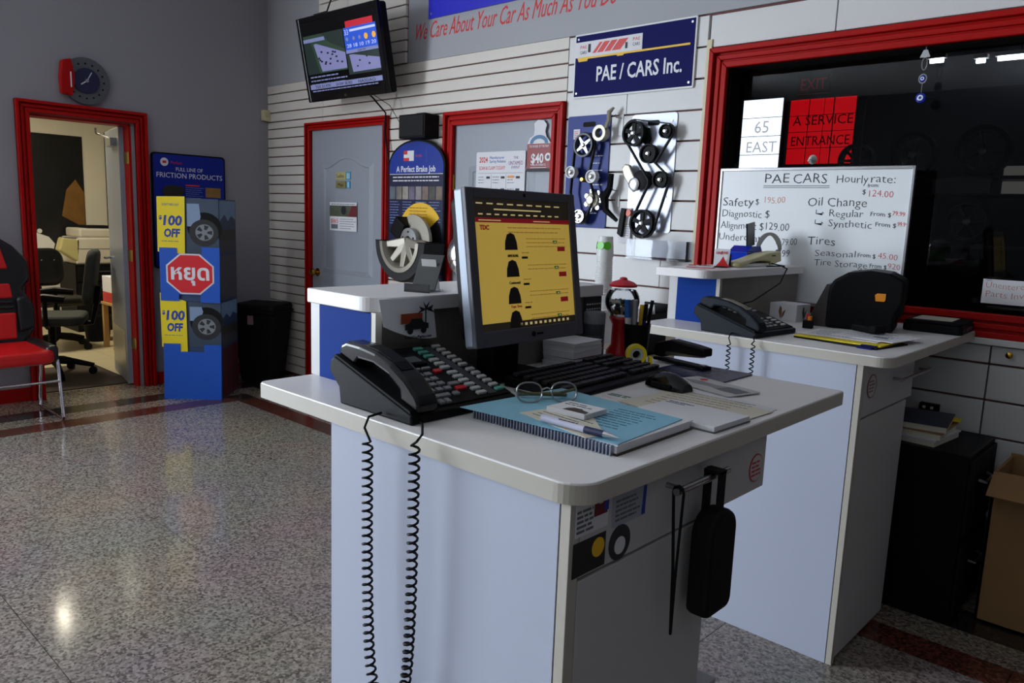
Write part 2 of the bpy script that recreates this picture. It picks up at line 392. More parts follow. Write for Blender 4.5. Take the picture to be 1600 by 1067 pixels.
d3 = root('door_3', 'closed grey panel door with a posted calendar in a red frame', 'door', kind='structure')
casing(d3, 2.304, 3.345, 2.128, .09, FB.to_4x4()); leaf = panel_door(d3, 2.39, 3.26, 2.042, FB.to_4x4())
for z in (.3, 1.62): P('hinge', MB().box((2.385, -.03, z), (2.398, -.01, z+.1)), brass, leaf)
w1 = root('window_1', 'interior window in a thick red frame looking into the dark workshop', 'window', kind='structure')
casing(w1, 4.266, 7.5, 2.312, .098, FB.to_4x4(), base=1.041, bottom=True)
P('reveal', MB().box((WX0-.01, 0, WZ0), (WX0+.012, .15, WZ1)).box((WX0, 0, WZ1-.012), (WX1, .15, WZ1)).box((WX0, 0, WZ0), (WX1, .15, WZ0+.012)), black_m, w1)
P('pane', MB().add([(WX0, .10, WZ0), (WX1, .10, WZ0), (WX1, .10, WZ1), (WX0, .10, WZ1)], [(0, 1, 2, 3)]), pane_m, w1)

# ---- the workshop behind the glass
wk = struct('wall_workshop', 'dark workshop room seen through the interior window', 'wall')
dark_w = mat('dark_workshop_paint', (46, 46, 52), .7, var=.15, scale=1)
P('wall_panel', MB().box((-1.5, 8.3, 0), (9.6, 8.4, 4.6)).box((-1.6, .15, 0), (-1.5, 8.4, 4.6)).box((9.6, .15, 0), (9.7, 8.4, 4.6)), dark_w, wk)
P('roof_panel', MB().box((-1.6, .15, 4.6), (9.7, 8.4, 4.7)), dark_w, wk)
P('floor_panel', MB().box((-1.6, .15, -.1), (9.7, 8.4, 0)), mat('workshop_concrete', (60, 60, 62), .6, var=.2, scale=2), wk)
P('upper_side_panel', MB().box((-1.6, .15, 3.6), (9.7, .2, 4.6)), dark_w, wk)
P('white_panel', MB().box((3.96, 8.2, 1.94), (6.2, 8.28, 2.345)), mat('white_panel_glow', (190, 186, 176), .6, emit=.10), wk, label='white strip of wall with a faint glow put in')  # the strip's lit look is put in as emission
w4 = root('window_4', 'bright gridded panes glowing at the far end of the workshop', 'window', kind='structure')
bright_w = glow('bright_pane_glow', (238, 244, 252), 1.6); red_w = glow('red_pane_glow', (224, 10, 22), .62)  # self-glowing panes, built beyond the glass in place of a reflection
for i in range(3):
    for j in range(4):
        P('pane', MB().box((.2+.225*i+.006, 8.24, 2.30+.285*j+.006), (.2+.225*(i+1)-.006, 8.26, 2.30+.285*(j+1)-.006)), bright_w, w4)
P('muntins', MB().box((.19, 8.262, 2.29), (.89, 8.28, 3.45)), black_m, w4)
lt = MB(Matrix.Translation((.25, 8.238, 2.92)) @ FB.to_4x4()).text('65', .26, (.18, 0, 0), thick=.001).text('EAST', .24, (.08, -.30, 0), width=.5, thick=.001)
P('lettering', lt, mat('faint_grey_ink', (206, 208, 212), .6, emit=.8), w4)
w5 = root('window_5', 'red glowing panes lettered for the service entrance', 'window', kind='structure')  # red panes glow too, standing in for the reflected window
for i, (a, c) in enumerate(((1.0, 1.29), (1.30, 1.52), (1.525, 1.66), (1.675, 1.99))):
    for j in range(4):
        P('pane', MB().box((a, 8.24, 2.42+.242*j+.006), (c-.012, 8.26, 2.42+.242*(j+1)-.006)), red_w, w5)
P('muntins', MB().box((.985, 8.262, 2.40), (2.0, 8.28, 3.40)), black_m, w5)
lt = MB(Matrix.Translation((1.0, 8.238, 3.0)) @ FB.to_4x4()).text('A SERVICE', .2, (.06, 0, 0), width=.9, thick=.001).text('ENTRANCE', .2, (.06, -.30, 0), width=.88, thick=.001)
P('lettering', lt, mat('dark_red_ink', (110, 6, 12), .6), w5)
xs_ = root('exit_sign', 'dim red exit sign hanging above the red workshop window', 'sign', (1.38, 8.15, 3.44), rot=FB)
P('housing', MB().box((-.24, 0, 0), (.24, .27, .05)), mat('exit_box', (50, 20, 24), .5), xs_)
P('lettering', MB().text('EXIT', .24, (0, .05, .052), align='CENTER', width=.38), glow('exit_red', (150, 12, 20), .12), xs_)
# wheels on racks
def alloy_wheel(loc, r, label, spokes, tire=True):
    t = root('alloy_wheel', label, 'wheel', loc, rot=FB, group='wheels racked in the workshop')
    P('rim', MB().lathe([(r, -.09), (r, .09), (r*.93, .09), (r*.88, .03), (r*.88, -.09)], 28, closed=True), dgrey_p, t, smooth=True)
    for i in range(spokes):
        a = 2*PI*i/spokes; mb = MB(Matrix.Rotation(a, 4, 'Z')); mb.prism([(.02, -.022), (r*.9, -.014), (r*.9, .014), (.02, .022)], .03, .06); P('spoke', mb, dgrey_p, t)
    P('hub', MB().lathe([(.05, .02), (.05, .07), (.03, .08)], 14), steel, t, smooth=True)
    if tire: P('tire', MB().lathe([(r*1.0, -.1), (r*1.22, -.09), (r*1.25, 0), (r*1.22, .09), (r*1.0, .1)], 28, closed=True), rubber, t, smooth=True)
    return t
for (x, z, r, s, l) in ((2.25, 2.412, .234, 8, 'dark spoked wheel rim racked beside the red window'), (2.98, 2.478, .24, 5, 'alloy wheel second from the red workshop window'), (3.80, 2.503, .26, 7, 'alloy wheel standing over the grey crate'), (3.72, 1.618, .24, 6, 'alloy wheel on the lower rack under the grey crate')):
    alloy_wheel((x, 7.75, z), r, l, s, r > .235)
rk = root('wheel_rack', 'dark steel rack carrying wheels in the workshop', 'rack', (3.3, 7.7, 0))
P('shelf', MB(Matrix.Translation((-3.3, -7.7, 0))).box((1.98, 7.5, 2.14), (4.9, 8.05, 2.18)), dgrey_p, rk); P('shelf', MB(Matrix.Translation((-3.3, -7.7, 0))).box((2.3, 7.5, 1.28), (4.9, 8.05, 1.32)), dgrey_p, rk)
P('shelf', MB(Matrix.Translation((-3.3, -7.7, 0))).box((2.3, 7.16, 1.925), (4.9, 8.05, 1.945)), dgrey_p, rk)
for x in (2.34, 4.9): P('post', MB(Matrix.Translation((-3.3, -7.7, 0))).box((x-.04, 7.46, 0), (x+.04, 7.54, 3.2)), dgrey_p, rk)
cr = root('parts_crate', 'grey crate lying on the workshop rack', 'crate', (3.70, 7.3, 1.951), rz=.05)
P('body', MB(Matrix.Rotation(-.02, 4, 'Y')).box((-.30, -.1, 0), (.30, .1, .16)), mat('crate_grey', (150, 150, 158), .6), cr); P('rim', MB(Matrix.Rotation(-.02, 4, 'Y')).box((-.31, -.11, .16), (.31, .11, .18)), mgrey_p, cr)
for i, (x, y, z, L) in enumerate(((3.06, 8.0, 3.71, .16), (4.02, 8.0, 3.66, .5), (3.58, 8.0, 3.655, .1))):
    t = root('tube_light', ('short lit tube light between the workshop rafters', 'long lit tube light over the white workshop strip', 'small lit tube light behind the bead charm')[i], 'light', (x, y, z))
    P('tube', MB().cyl((-L/2, 0, 0), (L/2, 0, 0), .028, n=10), glow('tube_glow', (235, 245, 255), 6), t, smooth=True); P('fixture', MB().box((-L/2-.03, -.05, .03), (L/2+.03, .05, .08)), white_p, t)
    P('hanger', MB().cyl((0, 0, .08), (0, 0, 4.61-z), .006, n=6), steel, t)
# ---- office seen through the doorway
of = struct('floor_office', 'cream tiled office floor', 'floor')
P('screed', MB().box((-3.7, -3.4, -.12), (-.15, 1.1, -.012)), grout, of)
for i in range(9):
    for j in range(11): piece('floor_tile', (.387, .397, .012), (-3.65+.39*i+.195, -3.3+.4*j+.2, -.006), office_tile, of)
P('threshold', MB().box((-.15, D0, -.02), (0, D1, 0)), gran_b, of)
ow = struct('wall_office', 'cream painted office walls', 'wall')
P('wall_panel', MB().box((-3.75, -3.4, 0), (-3.65, 1.1, 2.7)).box((-3.7, 1.0, 0), (-.15, 1.1, 2.7)).box((-3.7, -3.4, 0), (-.15, -3.3, 2.7)), office_wall, ow)
P('ceiling_panel', MB().box((-3.7, -3.4, 2.7), (-.15, 1.1, 2.8)), office_wall, ow)
ol = root('office_ceiling_light', 'square ceiling light in the office', 'light', (-1.9, -1.6, 2.68)); P('diffuser', MB().box((-.3, -.3, -.02), (.3, .3, .0)), glow('warm_diffuser', (255, 232, 190), 3), ol); P('frame', MB().box((-.32, -.32, -.012), (.32, .32, .02)), white_p, ol)
_ol = area('office_lamp', (-1.9, -1.6, 2.64), (-1.9, -1.6, 0), .6, .6, 50, (1, .92, .74))
dm = root('door_mat', 'dark brown mat on the office floor inside the doorway', 'mat', (-.522, -1.55, 0)); P('pile', MB().box((-.62, -.36, 0), (.34, .38, .006)), mat_m, dm); P('border', MB().box((-.64, -.38, 0), (.36, .40, .004)), black_m, dm)

# ================================================================== COUNTERS
H = 1.065
def bar_handle(mb, x, y0, y1, z):
    mb.cyl((x+.032, y0, z), (x+.032, y1, z), .0065, n=12)
    for y in (y0+.022, y1-.022): mb.cyl((x, y, z), (x+.032, y, z), .005, n=10)
    return mb
def counter(name, label, X0, X1, Y0, Y1, bx0, bx1, byd, RX0, RX1, RY0, RY1, rz, ov, dz, dy, hy):
    t = root(name, label, 'counter', ((X0+X1)/2, (Y0+Y1)/2, 0))
    top = P('countertop', WB(t).prism(rrect(X0, Y0, X1, Y1, [.02, .05, .006, .006]), H-.034, H), laminate, t, bev=.0025)
    P('edge_band', WB(t).prism(rrect(X0-.0015, Y0-.0015, X1+.0015, Y1+.0015, [.0215, .0515, .0075, .0075]), H-.0335, H-.003), lamedge, top)
    P('side_panel', WB(t).box((bx0, Y0+.008, 0), (bx1-.022, Y0+.03, H-.034)), pale_blue, t)
    P('edge_strip', WB(t).box((bx1-.019, Y0+.008, 0), (bx1, Y0+.032, H-.034)), lamedge, t, bev=.001)
    P('seam', WB(t).box((bx1-.022, Y0+.012, 0), (bx1-.019, Y0+.03, H-.034)), black_m, t)
    P('carcass', WB(t).box((bx0, Y0+.03, .0), (bx0+.02, Y1-.01, H-.034)).box((bx0, dy-.02, .0), (bx1-.02, dy, H-.034)).box((bx0, Y0+.03, 0), (bx1-.02, dy, .02)).box((bx0, byd-.02, dz), (bx1-.03, byd, H-.034)).box((bx0, dy, dz-.012), (bx1-.03, byd, dz)), lamface, t)
    dr = P('drawer', WB(t).box((bx1-.018, Y0+.034, dz+.003), (bx1, byd, H-.036)), lamface, t, bev=.0015)
    P('handle', bar_handle(WB(t), bx1, hy[0], hy[1], hy[2]), steel, dr, smooth=True)
    P('door', WB(t).box((bx1-.018, Y0+.034, .02), (bx1, dy, dz-.003)), lamface, t, bev=.0015)
    P('shelf', WB(t).box((bx0+.02, dy, .42), (bx1-.06, byd-.02, .44)), lamface, t)
    # raised customer ledge
    P('riser_top', WB(t).prism(rrect(RX0-.008, RY0-ov, RX1+.02, RY1+.01, [.006, .055, .006, .006]), rz-.033, rz), laminate, t, bev=.0025)
    P('riser_body', WB(t).box((RX0, RY0+.006, H), (RX1, RY1, rz-.033)), mat('riser_taupe', (120, 112, 104), .5), t)
    P('riser_side', WB(t).box((RX0-.004, RY0-.002, H), (RX0+.034, RY0+.02, rz-.033)), lamface, t)
    P('riser_post', WB(t).box((RX1-.004, RY0-.003, H), (RX1+.012, RY0+.014, rz-.033)), lamedge, t)
    P('riser_front', WB(t).box((RX0+.034, RY0-.004, H), (RX1-.004, RY0+.004, rz-.035)), blue_panel, t)
    return t
c1 = counter('reception_counter', 'white laminate counter carrying the computer monitor and spiral notebook', 4.735, 5.655, -2.755, -1.72, 5.012, 5.634, -2.085, 4.732, 4.966, -2.61, -1.815, 1.27, .012, .903, -2.31, (-2.50, -2.315, 1.0))
c2 = counter('reception_counter', 'white laminate counter carrying the black label printer by the whiteboard', 4.63, 5.575, -1.105, -.06, 4.812, 5.494, -.545, 4.632, 4.842, -.862, -.10, 1.279, .105, .850, -.60, (-.80, -.46, .948))
def sticker(parent, y0, y1, z0, z1, m, x=5.6345, name='sticker', shape=None):
    if shape == 'oval':
        mb = WB(parent); k = mb.M; mb.M = k @ Matrix.Translation((x, (y0+y1)/2, (z0+z1)/2)) @ FL.to_4x4()
        mb.prism([((y1-y0)/2*math.cos(a), (z1-z0)/2*math.sin(a)) for a in [2*PI*i/28 for i in range(28)]], 0, .0008); return P(name, mb, m, parent)
    return P(name, WB(parent).box((x, y0, z0), (x+.0008, y1, z1)), m, parent)
def onx(parent, y, z, x=5.6355):
    mb = WB(parent); mb.M = mb.M @ Matrix.Translation((x, y, z)) @ FL.to_4x4(); return mb
# stickers on the near drawer
s = sticker(c1, -2.735, -2.652, .975, 1.028, paper); P('print', lines(onx(c1, -2.733, .985), 0, .045, .028, 5, .008, .006, .0001), ink_g, s)
P('red_block', onx(c1, -2.69, .998).prism([(0, .0), (.034, .0), (.034, .03), (.024, .03), (.022, .018), (.012, .018), (.010, .03), (0, .03)], 0, .0006), mat('maroon_print', (110, 24, 28), .6), s)
s = sticker(c1, -2.64, -2.545, .965, 1.018, mat('grey_business_card', (160, 164, 172), .6)); P('print', lines(onx(c1, -2.632, .972), 0, .07, .034, 5, .008, .005, .0001), ink_g, s)
P('blue_edge', onx(c1, -2.557, .967).prism([(0, 0), (.010, .0), (.012, .05), (.004, .05)], 0, .0006), ink_b, s); P('blue_tab', onx(c1, -2.664, 1.002).box((0, 0, 0), (.011, .016, .0007)), ink_b, c1)
s = sticker(c1, -2.738, -2.655, .91, .966, mat('dark_sticker', (30, 30, 30), .5)); P('spot', onx(c1, -2.675, .945).prism(disc(0, 0, .016), 0, .0006), amber, s)
s = sticker(c1, -2.645, -2.585, .905, .965, mat('charcoal_sticker', (44, 44, 48), .5), shape='oval'); P('centre', onx(c1, -2.615, .930).prism(disc(0, 0, .015), 0, .0006), paper, s)
s = sticker(c1, -2.158, -2.098, .925, .985, ink_r, shape='oval'); P('inner', onx(c1, -2.128, .955).prism(disc(0, 0, .0275), 0, .0005), lamface, s); P('print', lines(onx(c1, -2.15, .966, 5.636), 0, .042, 0, 4, .009, .006, 0), ink_r, s)
s = sticker(c2, -1.045, -.955, .91, .99, mat('faded_red_ink', (150, 90, 86), .6), 5.4945, shape='oval'); P('inner', onx(c2, -1.0, .95, 5.4955).prism(disc(0, 0, .036), 0, .0004), lamface, s); P('print', lines(onx(c2, -1.028, .965, 5.4958), 0, .056, 0, 4, .011, .007, 0), MATS['faded_red_ink'], s)
# lanyard and pouch hung on the near drawer handle
ly = root('key_lanyard', 'thin black cord loop hung on the bar handle beside the pouch', 'lanyard', (5.67, -2.497, .8))
P('cord', WB(ly).tube([(5.666, -2.492, 1.0098), (5.6735, -2.492, 1.006), (5.6765, -2.493, .998), (5.676, -2.500, .86), (5.670, -2.492, .74), (5.662, -2.486, .86), (5.6555, -2.491, .998), (5.6585, -2.492, 1.006)], .0028, 6, closed=True), black_m, ly, smooth=True)
pc = root('black_pouch', 'black strapped pouch hanging from the near drawer handle', 'pouch', (5.67, -2.37, .8))
P('strap', WB(pc).box((5.652, -2.382, .93), (5.657, -2.358, 1.012)).box((5.680, -2.382, .93), (5.684, -2.358, 1.012)).box((5.652, -2.383, 1.008), (5.684, -2.357, 1.014)), black_m, pc)
k = WB(pc); k.M = k.M @ Matrix.Translation((5.650, -2.365, .80)) @ FL.to_4x4(); P('bag', k.prism(rrect(-.05, -.06, .05, .14, [.02, .02, .045, .045]), .0, .045), black_m, pc, bev=.01)

# ================================================================== NEAR COUNTER THINGS
# ---- monitor
mc = Vector((5.133, -2.300, 1.342)); mr = frame((math.cos(1.59), math.sin(1.59), 0), Vector((0,0,1))*math.cos(.146)+Vector((-math.sin(1.59), math.cos(1.59), 0))*math.sin(.146))
mo = root('computer_monitor', 'dark grey computer monitor showing a yellow tire shopping page', 'monitor', (5.08, -2.30, H), rot=Matrix.Identity(3))
def MM(): m_ = WB(mo); m_.M = m_.M @ (Matrix.Translation(mc) @ mr.to_4x4()); return m_
MW, MH = .187, .171; bz = mat('monitor_bezel', (74, 74, 82), .45, var=.05)
sw, sx_, st, sb = .163, 0, .150, -.137
fr = P('bezel', MM().box((-MW, -MH, -.012), (-sw, MH, .0)).box((sw, -MH, -.012), (MW, MH, .0)).box((-sw, st, -.012), (sw, MH, .0)).box((-sw, -MH, -.012), (sw, sb, .0)), bz, mo, bev=.002)
P('edge_frame', MM().prism(rrect(-MW-.0005, -MH-.0005, MW+.0005, MH+.0005, .008), -.034, -.011), mat('silver_edge', (150, 158, 172), .35, .3), mo, bev=.002)
P('back_casing', MM().prism(rrect(-MW+.012, -MH+.012, MW-.012, MH-.012, .02), -.062, -.033), black_p, mo, bev=.008)
P('button', MM().cyl((.0, -.154, .0), (.0, -.154, .0015), .006), black_p, fr); P('button', MM().box((.012, -.157, 0), (.034, -.152, .001)), black_p, fr); P('webcam', MM().cyl((0, .160, 0), (0, .160, .001), .004), black_g, fr)
SE = .32
scr = P('screen', MM().box((-sw, sb, -.012), (sw, st, -.004)), glow('screen_yellow', (222, 186, 84), SE), mo)
def SP(name, boxes, m, z=-.0036):
    mb = MM()
    for (x0, y0, x1, y1) in boxes: mb.box((x0, y0, z-.0004), (x1, y1, z))
    return P(name, mb, m, scr)
e_dark = glow('screen_dark', (52, 44, 34), SE*.5); e_red = glow('screen_red', (150, 22, 34), SE*.8); e_blk = glow('screen_black', (24, 22, 20), .05); e_grn = glow('screen_green', (40, 120, 50), SE*.8); e_tan = glow('screen_tan', (180, 146, 70), SE*.8); e_lt = glow('screen_light', (236, 214, 150), SE)
SP('browser_bar', [(-sw, .108, sw, st)], e_dark); SP('task_bar', [(-sw, sb, sw, sb+.016)], e_dark); SP('site_header', [(-sw, .098, sw, .108)], e_red)
tb = MM(); [tb.box((-.155+.033*i, .137, -.0036), (-.135+.033*i, .140, -.0032)) for i in range(9)]; [tb.box((-.15+.026*i, .114, -.0036), (-.136+.026*i, .117, -.0032)) for i in range(11)]; tb.box((-.10, .125, -.0036), (.06, .128, -.0032)); tb.box((-.15, .1015, -.0036), (-.08, .1035, -.0032)); tb.box((.03, .1015, -.0036), (.09, .1035, -.0032))
P('browser_text', tb, e_lt, scr)
P('site_logo', MM().text('TDC', .014, (-.148, .082, -.0034), bold=.0004), e_red, scr)
P('search_box', lines(MM(), -.06, .13, .086, 2, .010, .004, -.0034, .2), e_tan, scr)
for i, (y, t_) in enumerate(((.068, 1), (-.004, 1), (-.064, 1), (-.117, .8))):
    y -= .012*(i == 0); tx = -.052
    tm = MM(); tm.prism([(tx-.021, y-.018), (tx+.021, y-.018), (tx+.019, y), (tx+.012, y+.016), (tx, y+.020), (tx-.012, y+.016), (tx-.019, y)], -.0036, -.0031); P('tire_picture', tm, e_blk, scr)
    if i: P('brand', MM().text(('', 'ARMSTRONG', 'Continental', 'Toyo Tires')[i], .0085, (-.066, y+.026, -.0034), width=.036), e_blk if i != 3 else e_red, scr); SP('size_tag', [(-.018, y+.022, .002, y+.027)], e_blk); P('item_name', lines(MM(), -.018, .012, y+.034, 1, .008, .004, -.0034, .2), e_tan, scr)
    P('spec_text', lines(MM(), 0, .145, y+.006, 3 if i == 0 else 2, .009, .0035, -.0034, .05), e_tan, scr)
    SP('stock_tag', [(.096, y-.004, .112, y+.003)], e_grn, -.0032); P('count_mark', MM().box((.103, y-.002, -.0034), (.107, y+.001, -.003)), e_lt, scr)
    if i < 3: SP('buy_button', [(.112, y-.022, .140, y-.011)], e_red, -.0032)
tk = MM(); [tk.box((-.04+.017*i, sb+.005, -.0036), (-.032+.017*i, sb+.011, -.0031)) for i in range(11)]; P('task_icons', tk, e_lt, scr)
P('stand_neck', WB(mo).prism([(5.03, -2.36), (5.072, -2.345), (5.072, -2.255), (5.03, -2.24)], H+.012, 1.29), black_p, mo, bev=.006)
P('stand_base', WB(mo).prism(rrect(4.972, -2.44, 5.088, -2.16, .04), H, H+.014), black_p, mo, bev=.004)
# ---- desk phones
def phone(loc, rz, label, style):
    t = root('desk_phone', label, 'telephone', loc, rz=rz)
    body = black_p if style else mat('bluegrey_plastic', (26, 30, 38), .5, spec=.12)
    X0, X1 = -.142, .142
    side = [(-.135, 0), (-.135, .018), (.112, .094), (.124, .086), (.128, .062), (.095, .034), (.09, .0)]
    P('base', MB().side(side, X0, X1), body, t, bev=.004)
    P('cradle', MB().side([(-.128, .020), (-.125, .026), (.112, .098), (.12, .094)], X0+.004, X0+.072), black_m, t)
    sl = Matrix.Translation((0, -.135, .018)) @ Matrix.Rotation(math.atan2(.076, .253), 4, 'X')      # the sloped face: local y runs up the slope
    # handset: two pads joined by an arched grip
    hs = [(-.002, .002), (-.002, .022), (.012, .034), (.05, .050), (.10, .060), (.15, .060), (.20, .052), (.245, .040), (.262, .026), (.262, .004), (.205, .004), (.195, .022), (.15, .034), (.10, .034), (.062, .022), (.054, .002)]
    hd = P('handset', MB(sl).side(hs, X0+.012, X0+.062), black_g if style else body, t, bev=.008, seg=3)
    P('grip_inlay', MB(sl).side([(.075, .0565), (.10, .0618), (.15, .0618), (.185, .0565)], X0+.022, X0+.052), black_p if style else mat('grip_tan', (96, 90, 60), .4), hd)
    kx = -.055
    P('face_plate', MB(sl).box((kx-.006, .012, 0), (X1-.006, .255, .003)), black_m, t, bev=.001)
    def key(x, y, w, h, m, nm='key'):
        o = piece(nm, (w, h, .006), (0, 0, 0), m, t, bev=.0012); o.matrix_local = sl @ Matrix.Translation((x, y, .005)); return o
    grey_k = mat('grey_key', (128, 128, 130), .5); lt_k = mat('light_key', (186, 186, 184), .5)
    if style:
        ds = P('display', MB(sl).box((kx, .165, .002), (kx+.085, .225, .012)), black_g, t, bev=.002)
        P('display_glass', MB(sl).box((kx+.008, .172, .012), (kx+.075, .196, .0128)), mat('lcd_grey', (86, 92, 92), .2), ds)
        for i in range(3): key(kx+.016+.027*i, .152, .022, .007, grey_k)
        for r in range(4):
            for q in range(3): key(kx+.012+.022*q, .128-.021*r, .016, .012, grey_k)
        key(kx+.024, .042, .036, .011, grey_k); key(kx+.060, .042, .014, .011, grey_k); key(kx+.004, .022, .012, .014, grey_k); key(kx+.02, .022, .012, .014, grey_k)
        for i in range(12): key(kx+.118, .238-.0185*i-(.006 if i > 5 else 0), .024, .010, teal if i < 3 else lt_k, 'line_key')
        for i in range(12): key(kx+.172, .240-.0185*i-(.006 if i > 5 else 0), .022, .010, teal if i == 11 else lt_k, 'line_key')
        key(kx+.088, .135, .018, .012, red_p, 'red_key'); key(kx+.086, .058, .026, .012, red_p, 'red_key'); key(kx+.084, .078, .026, .011, grey_k)
        P('label_strip', MB(sl).box((kx+.134, .02, .003), (kx+.156, .245, .0045)), dgrey_p, t)
    else:
        ds = P('display', MB(sl).box((kx+.04, .115, .002), (kx+.10, .15, .008)), mat('lcd_brown', (70, 62, 52), .25), t, bev=.002)
        for r in range(4):
            for q in range(2): key(kx+.03+.05*q, .235-.024*r, .026, .012, lt_k)
        for r in range(4):
            for q in range(3): key(kx+.03+.032*q, .092-.02*r, .020, .012, grey_k)
        for r in range(4): key(kx+.15, .092-.02*r, .026, .011, lt_k); key(kx+.15, .225-.022*r, .024, .011, grey_k)
    return t
def coil(path, turns, r, rr, n=9):
    pts = [Vector(p) for p in path]; ds = [0]
    for a, c in zip(pts, pts[1:]): ds.append(ds[-1]+(c-a).length)
    def at(t):
        d = t*ds[-1]
        for i in range(len(pts)-1):
            if d <= ds[i+1] or i == len(pts)-2: return pts[i].lerp(pts[i+1], min(1, (d-ds[i])/(ds[i+1]-ds[i])))
    out = []; N = turns*n
    for i in range(N+1):
        t = i/N; p = at(t); g = (at(min(1, t+.01))-at(max(0, t-.01))).normalized(); a = g.cross(Vector((0, 1, 0))).normalized(); b_ = g.cross(a)
        ang = 2*PI*i/n; out.append(p+rr*(math.cos(ang)*a+math.sin(ang)*b_))
    return MB_tube(out, r)
def MB_tube(pts, r): return pts
def cat(p0, p1, low, n=24):       # hanging loop between two points
    return [(p0[0]+(p1[0]-p0[0])*(.5-.5*math.cos(PI*i/n)), p0[1]+(p1[1]-p0[1])*i/n, (p0[2]+(p1[2]-p0[2])*i/n)-low*(1-(2*i/n-1)**4)) for i in range(n+1)]
ph1 = phone((5.107, -2.588, H), PI/2, 'black desk phone with many line keys beside the notebook', 1)
pts = coil(cat((5.185, -2.785, 1.035), (5.318, -2.785, 1.055), .50), 66, .0026, .0088)
P('coiled_cord', WB(ph1).tube([(5.16, -2.735, 1.075), (5.165, -2.768, 1.074), (5.175, -2.785, 1.058)]+pts+[(5.325, -2.786, 1.066), (5.318, -2.768, 1.074), (5.262, -2.72, 1.071), (5.222, -2.700, 1.078)], .0024, 6), black_p, ph1, smooth=True)
ph2 = phone((5.002, -.940, H), PI/2-.08, 'blue-black desk phone with blank keys beside the blue riser panel', 0)
pts = coil(cat((5.045, -1.128, 1.04), (5.135, -1.128, 1.05), .48), 58, .0022, .0066)
P('coiled_cord', WB(ph2).tube([(5.03, -1.07, 1.075), (5.037, -1.11, 1.072), (5.042, -1.126, 1.06)]+pts+[(5.137, -1.126, 1.062), (5.125, -1.11, 1.072), (5.11, -1.07, 1.076)], .0022, 6), black_p, ph2, smooth=True)
P('line_cord', WB(ph2).tube([(4.885, -.82, 1.14), (4.895, -.66, 1.15), (4.925, -.48, 1.22), (4.915, -.40, 1.278), (4.885, -.39, 1.287), (4.83, -.42, 1.283)], .003, 6), black_p, ph2, smooth=True)
# ---- spiral notebook, blue form, pad, pen, glasses
nb = root('spiral_notebook', 'thick spiral notebook with clear wire binding under the blue form', 'notebook', (5.43, -2.46, H), rz=.02)
P('page_block', MB().box((-.165, -.128, .003), (.165, .118, .017)), paper, nb, bev=.001); P('back_cover', MB().box((-.168, -.13, 0), (.168, .122, .003)), brown_m, nb); P('front_cover', MB().box((-.168, -.13, .017), (.168, .122, .019)), paper, nb)
for i in range(44): o = piece('wire_ring', (.003, .016, .0185), (-.160+.0074*i, -.130, .00925), mat('ring_silver_blue', (150, 156, 176), .3, .6), nb, bev=.001)
bf = root('blue_form', 'pale blue printed form lying on the spiral notebook', 'paper', (5.43, -2.455, H+.0195), rz=.03)
mb = MB(); mb.prism([(-.185, -.155), (.165, -.135), (.155, .10), (-.16, .135)], 0, .0012); P('sheet', mb, paper_b, bf); P('print', lines(MB(), .03, .13, .07, 9, .016, .005, .0012), mat('teal_ink', (60, 110, 130), .7), bf)
rc = root('receipt_slip', 'crumpled white receipt slip under the ballpoint pen', 'paper', (5.46, -2.52, H+.0208), rz=-.1)
P('sheet', MB().prism([(-.10, -.05), (.09, -.07), (.10, -.03), (-.02, .06), (-.09, .05)], 0, .001), paper_c, rc); P('print', lines(MB(), -.08, .04, .02, 5, .014, .004, .001), ink_g, rc)
pd = root('small_notepad', 'small white notepad with a car picture on the blue form', 'notepad', (5.425, -2.475, H+.022), rz=.02)
P('pad', MB().box((-.045, -.036, 0), (.045, .036, .010)), paper, pd, bev=.0008); P('print', lines(MB(), -.035, .03, .02, 2, .012, .006, .010), ink_g, pd); P('car_picture', MB().prism([(-.01, -.030), (.042, -.030), (.040, -.016), (.025, -.012), (.018, -.006), (.0, -.006), (-.008, -.016)], .010, .0106), brown_m, pd)
pn = root('ballpoint_pen', 'white and navy ballpoint pen lying on the receipt slip', 'pen', (5.512, -2.577, H+.0285), rz=.02)
P('barrel', MB().cyl((-.085, 0, 0), (.012, 0, 0), .0058, n=14), mat('pen_lilac', (196, 196, 216), .3), pn, smooth=True); P('grip', MB().cyl((.012, 0, 0), (.052, 0, 0), .0062, .0062, n=14), mat('pen_navy', (20, 28, 70), .4), pn, smooth=True)
P('tip', MB().lathe([(.006, 0), (.0045, .010), (.0018, .024), (.0008, .030)], 12), chrome, pn, smooth=True).matrix_local = Matrix.Translation((.052, 0, 0)) @ Matrix.Rotation(PI/2, 4, 'Y')
P('clip', MB().box((-.085, -.002, .005), (-.045, .002, .008)), mat('pen_lilac', (0, 0, 0)), pn); P('lettering', lines(MB(), -.06, -.005, .001, 1, .01, .004, .0056, .1), ink, pn)
gl = root('eyeglasses', 'folded eyeglasses with thin metal rims resting on the blue form', 'eyeglasses', (5.335, -2.455, H+.021), rz=.95)
def lens(cx, m_):
    o = []
    for i in range(28):
        a = 2*PI*i/28; o.append((cx+.026*math.copysign(abs(math.cos(a))**.8, math.cos(a)), 0, .021+.020*math.copysign(abs(math.sin(a))**.8, math.sin(a))))
    return o
tilt = Matrix.Rotation(-.35, 4, 'X')
for cx in (-.036, .036):
    o = lens(cx, 0); r_ = P('rim', MB(tilt).tube(o, .0016, 6, closed=True), steel, gl, smooth=True); P('lens', MB(tilt).add(o, [list(range(28))]), clear_g, r_)
P('bridge', MB(tilt).tube([(-.011, 0, .026), (0, -.002, .030), (.011, 0, .026)], .0016, 6), steel, gl, smooth=True)
horn = mat('olive_horn', (92, 88, 50), .35)
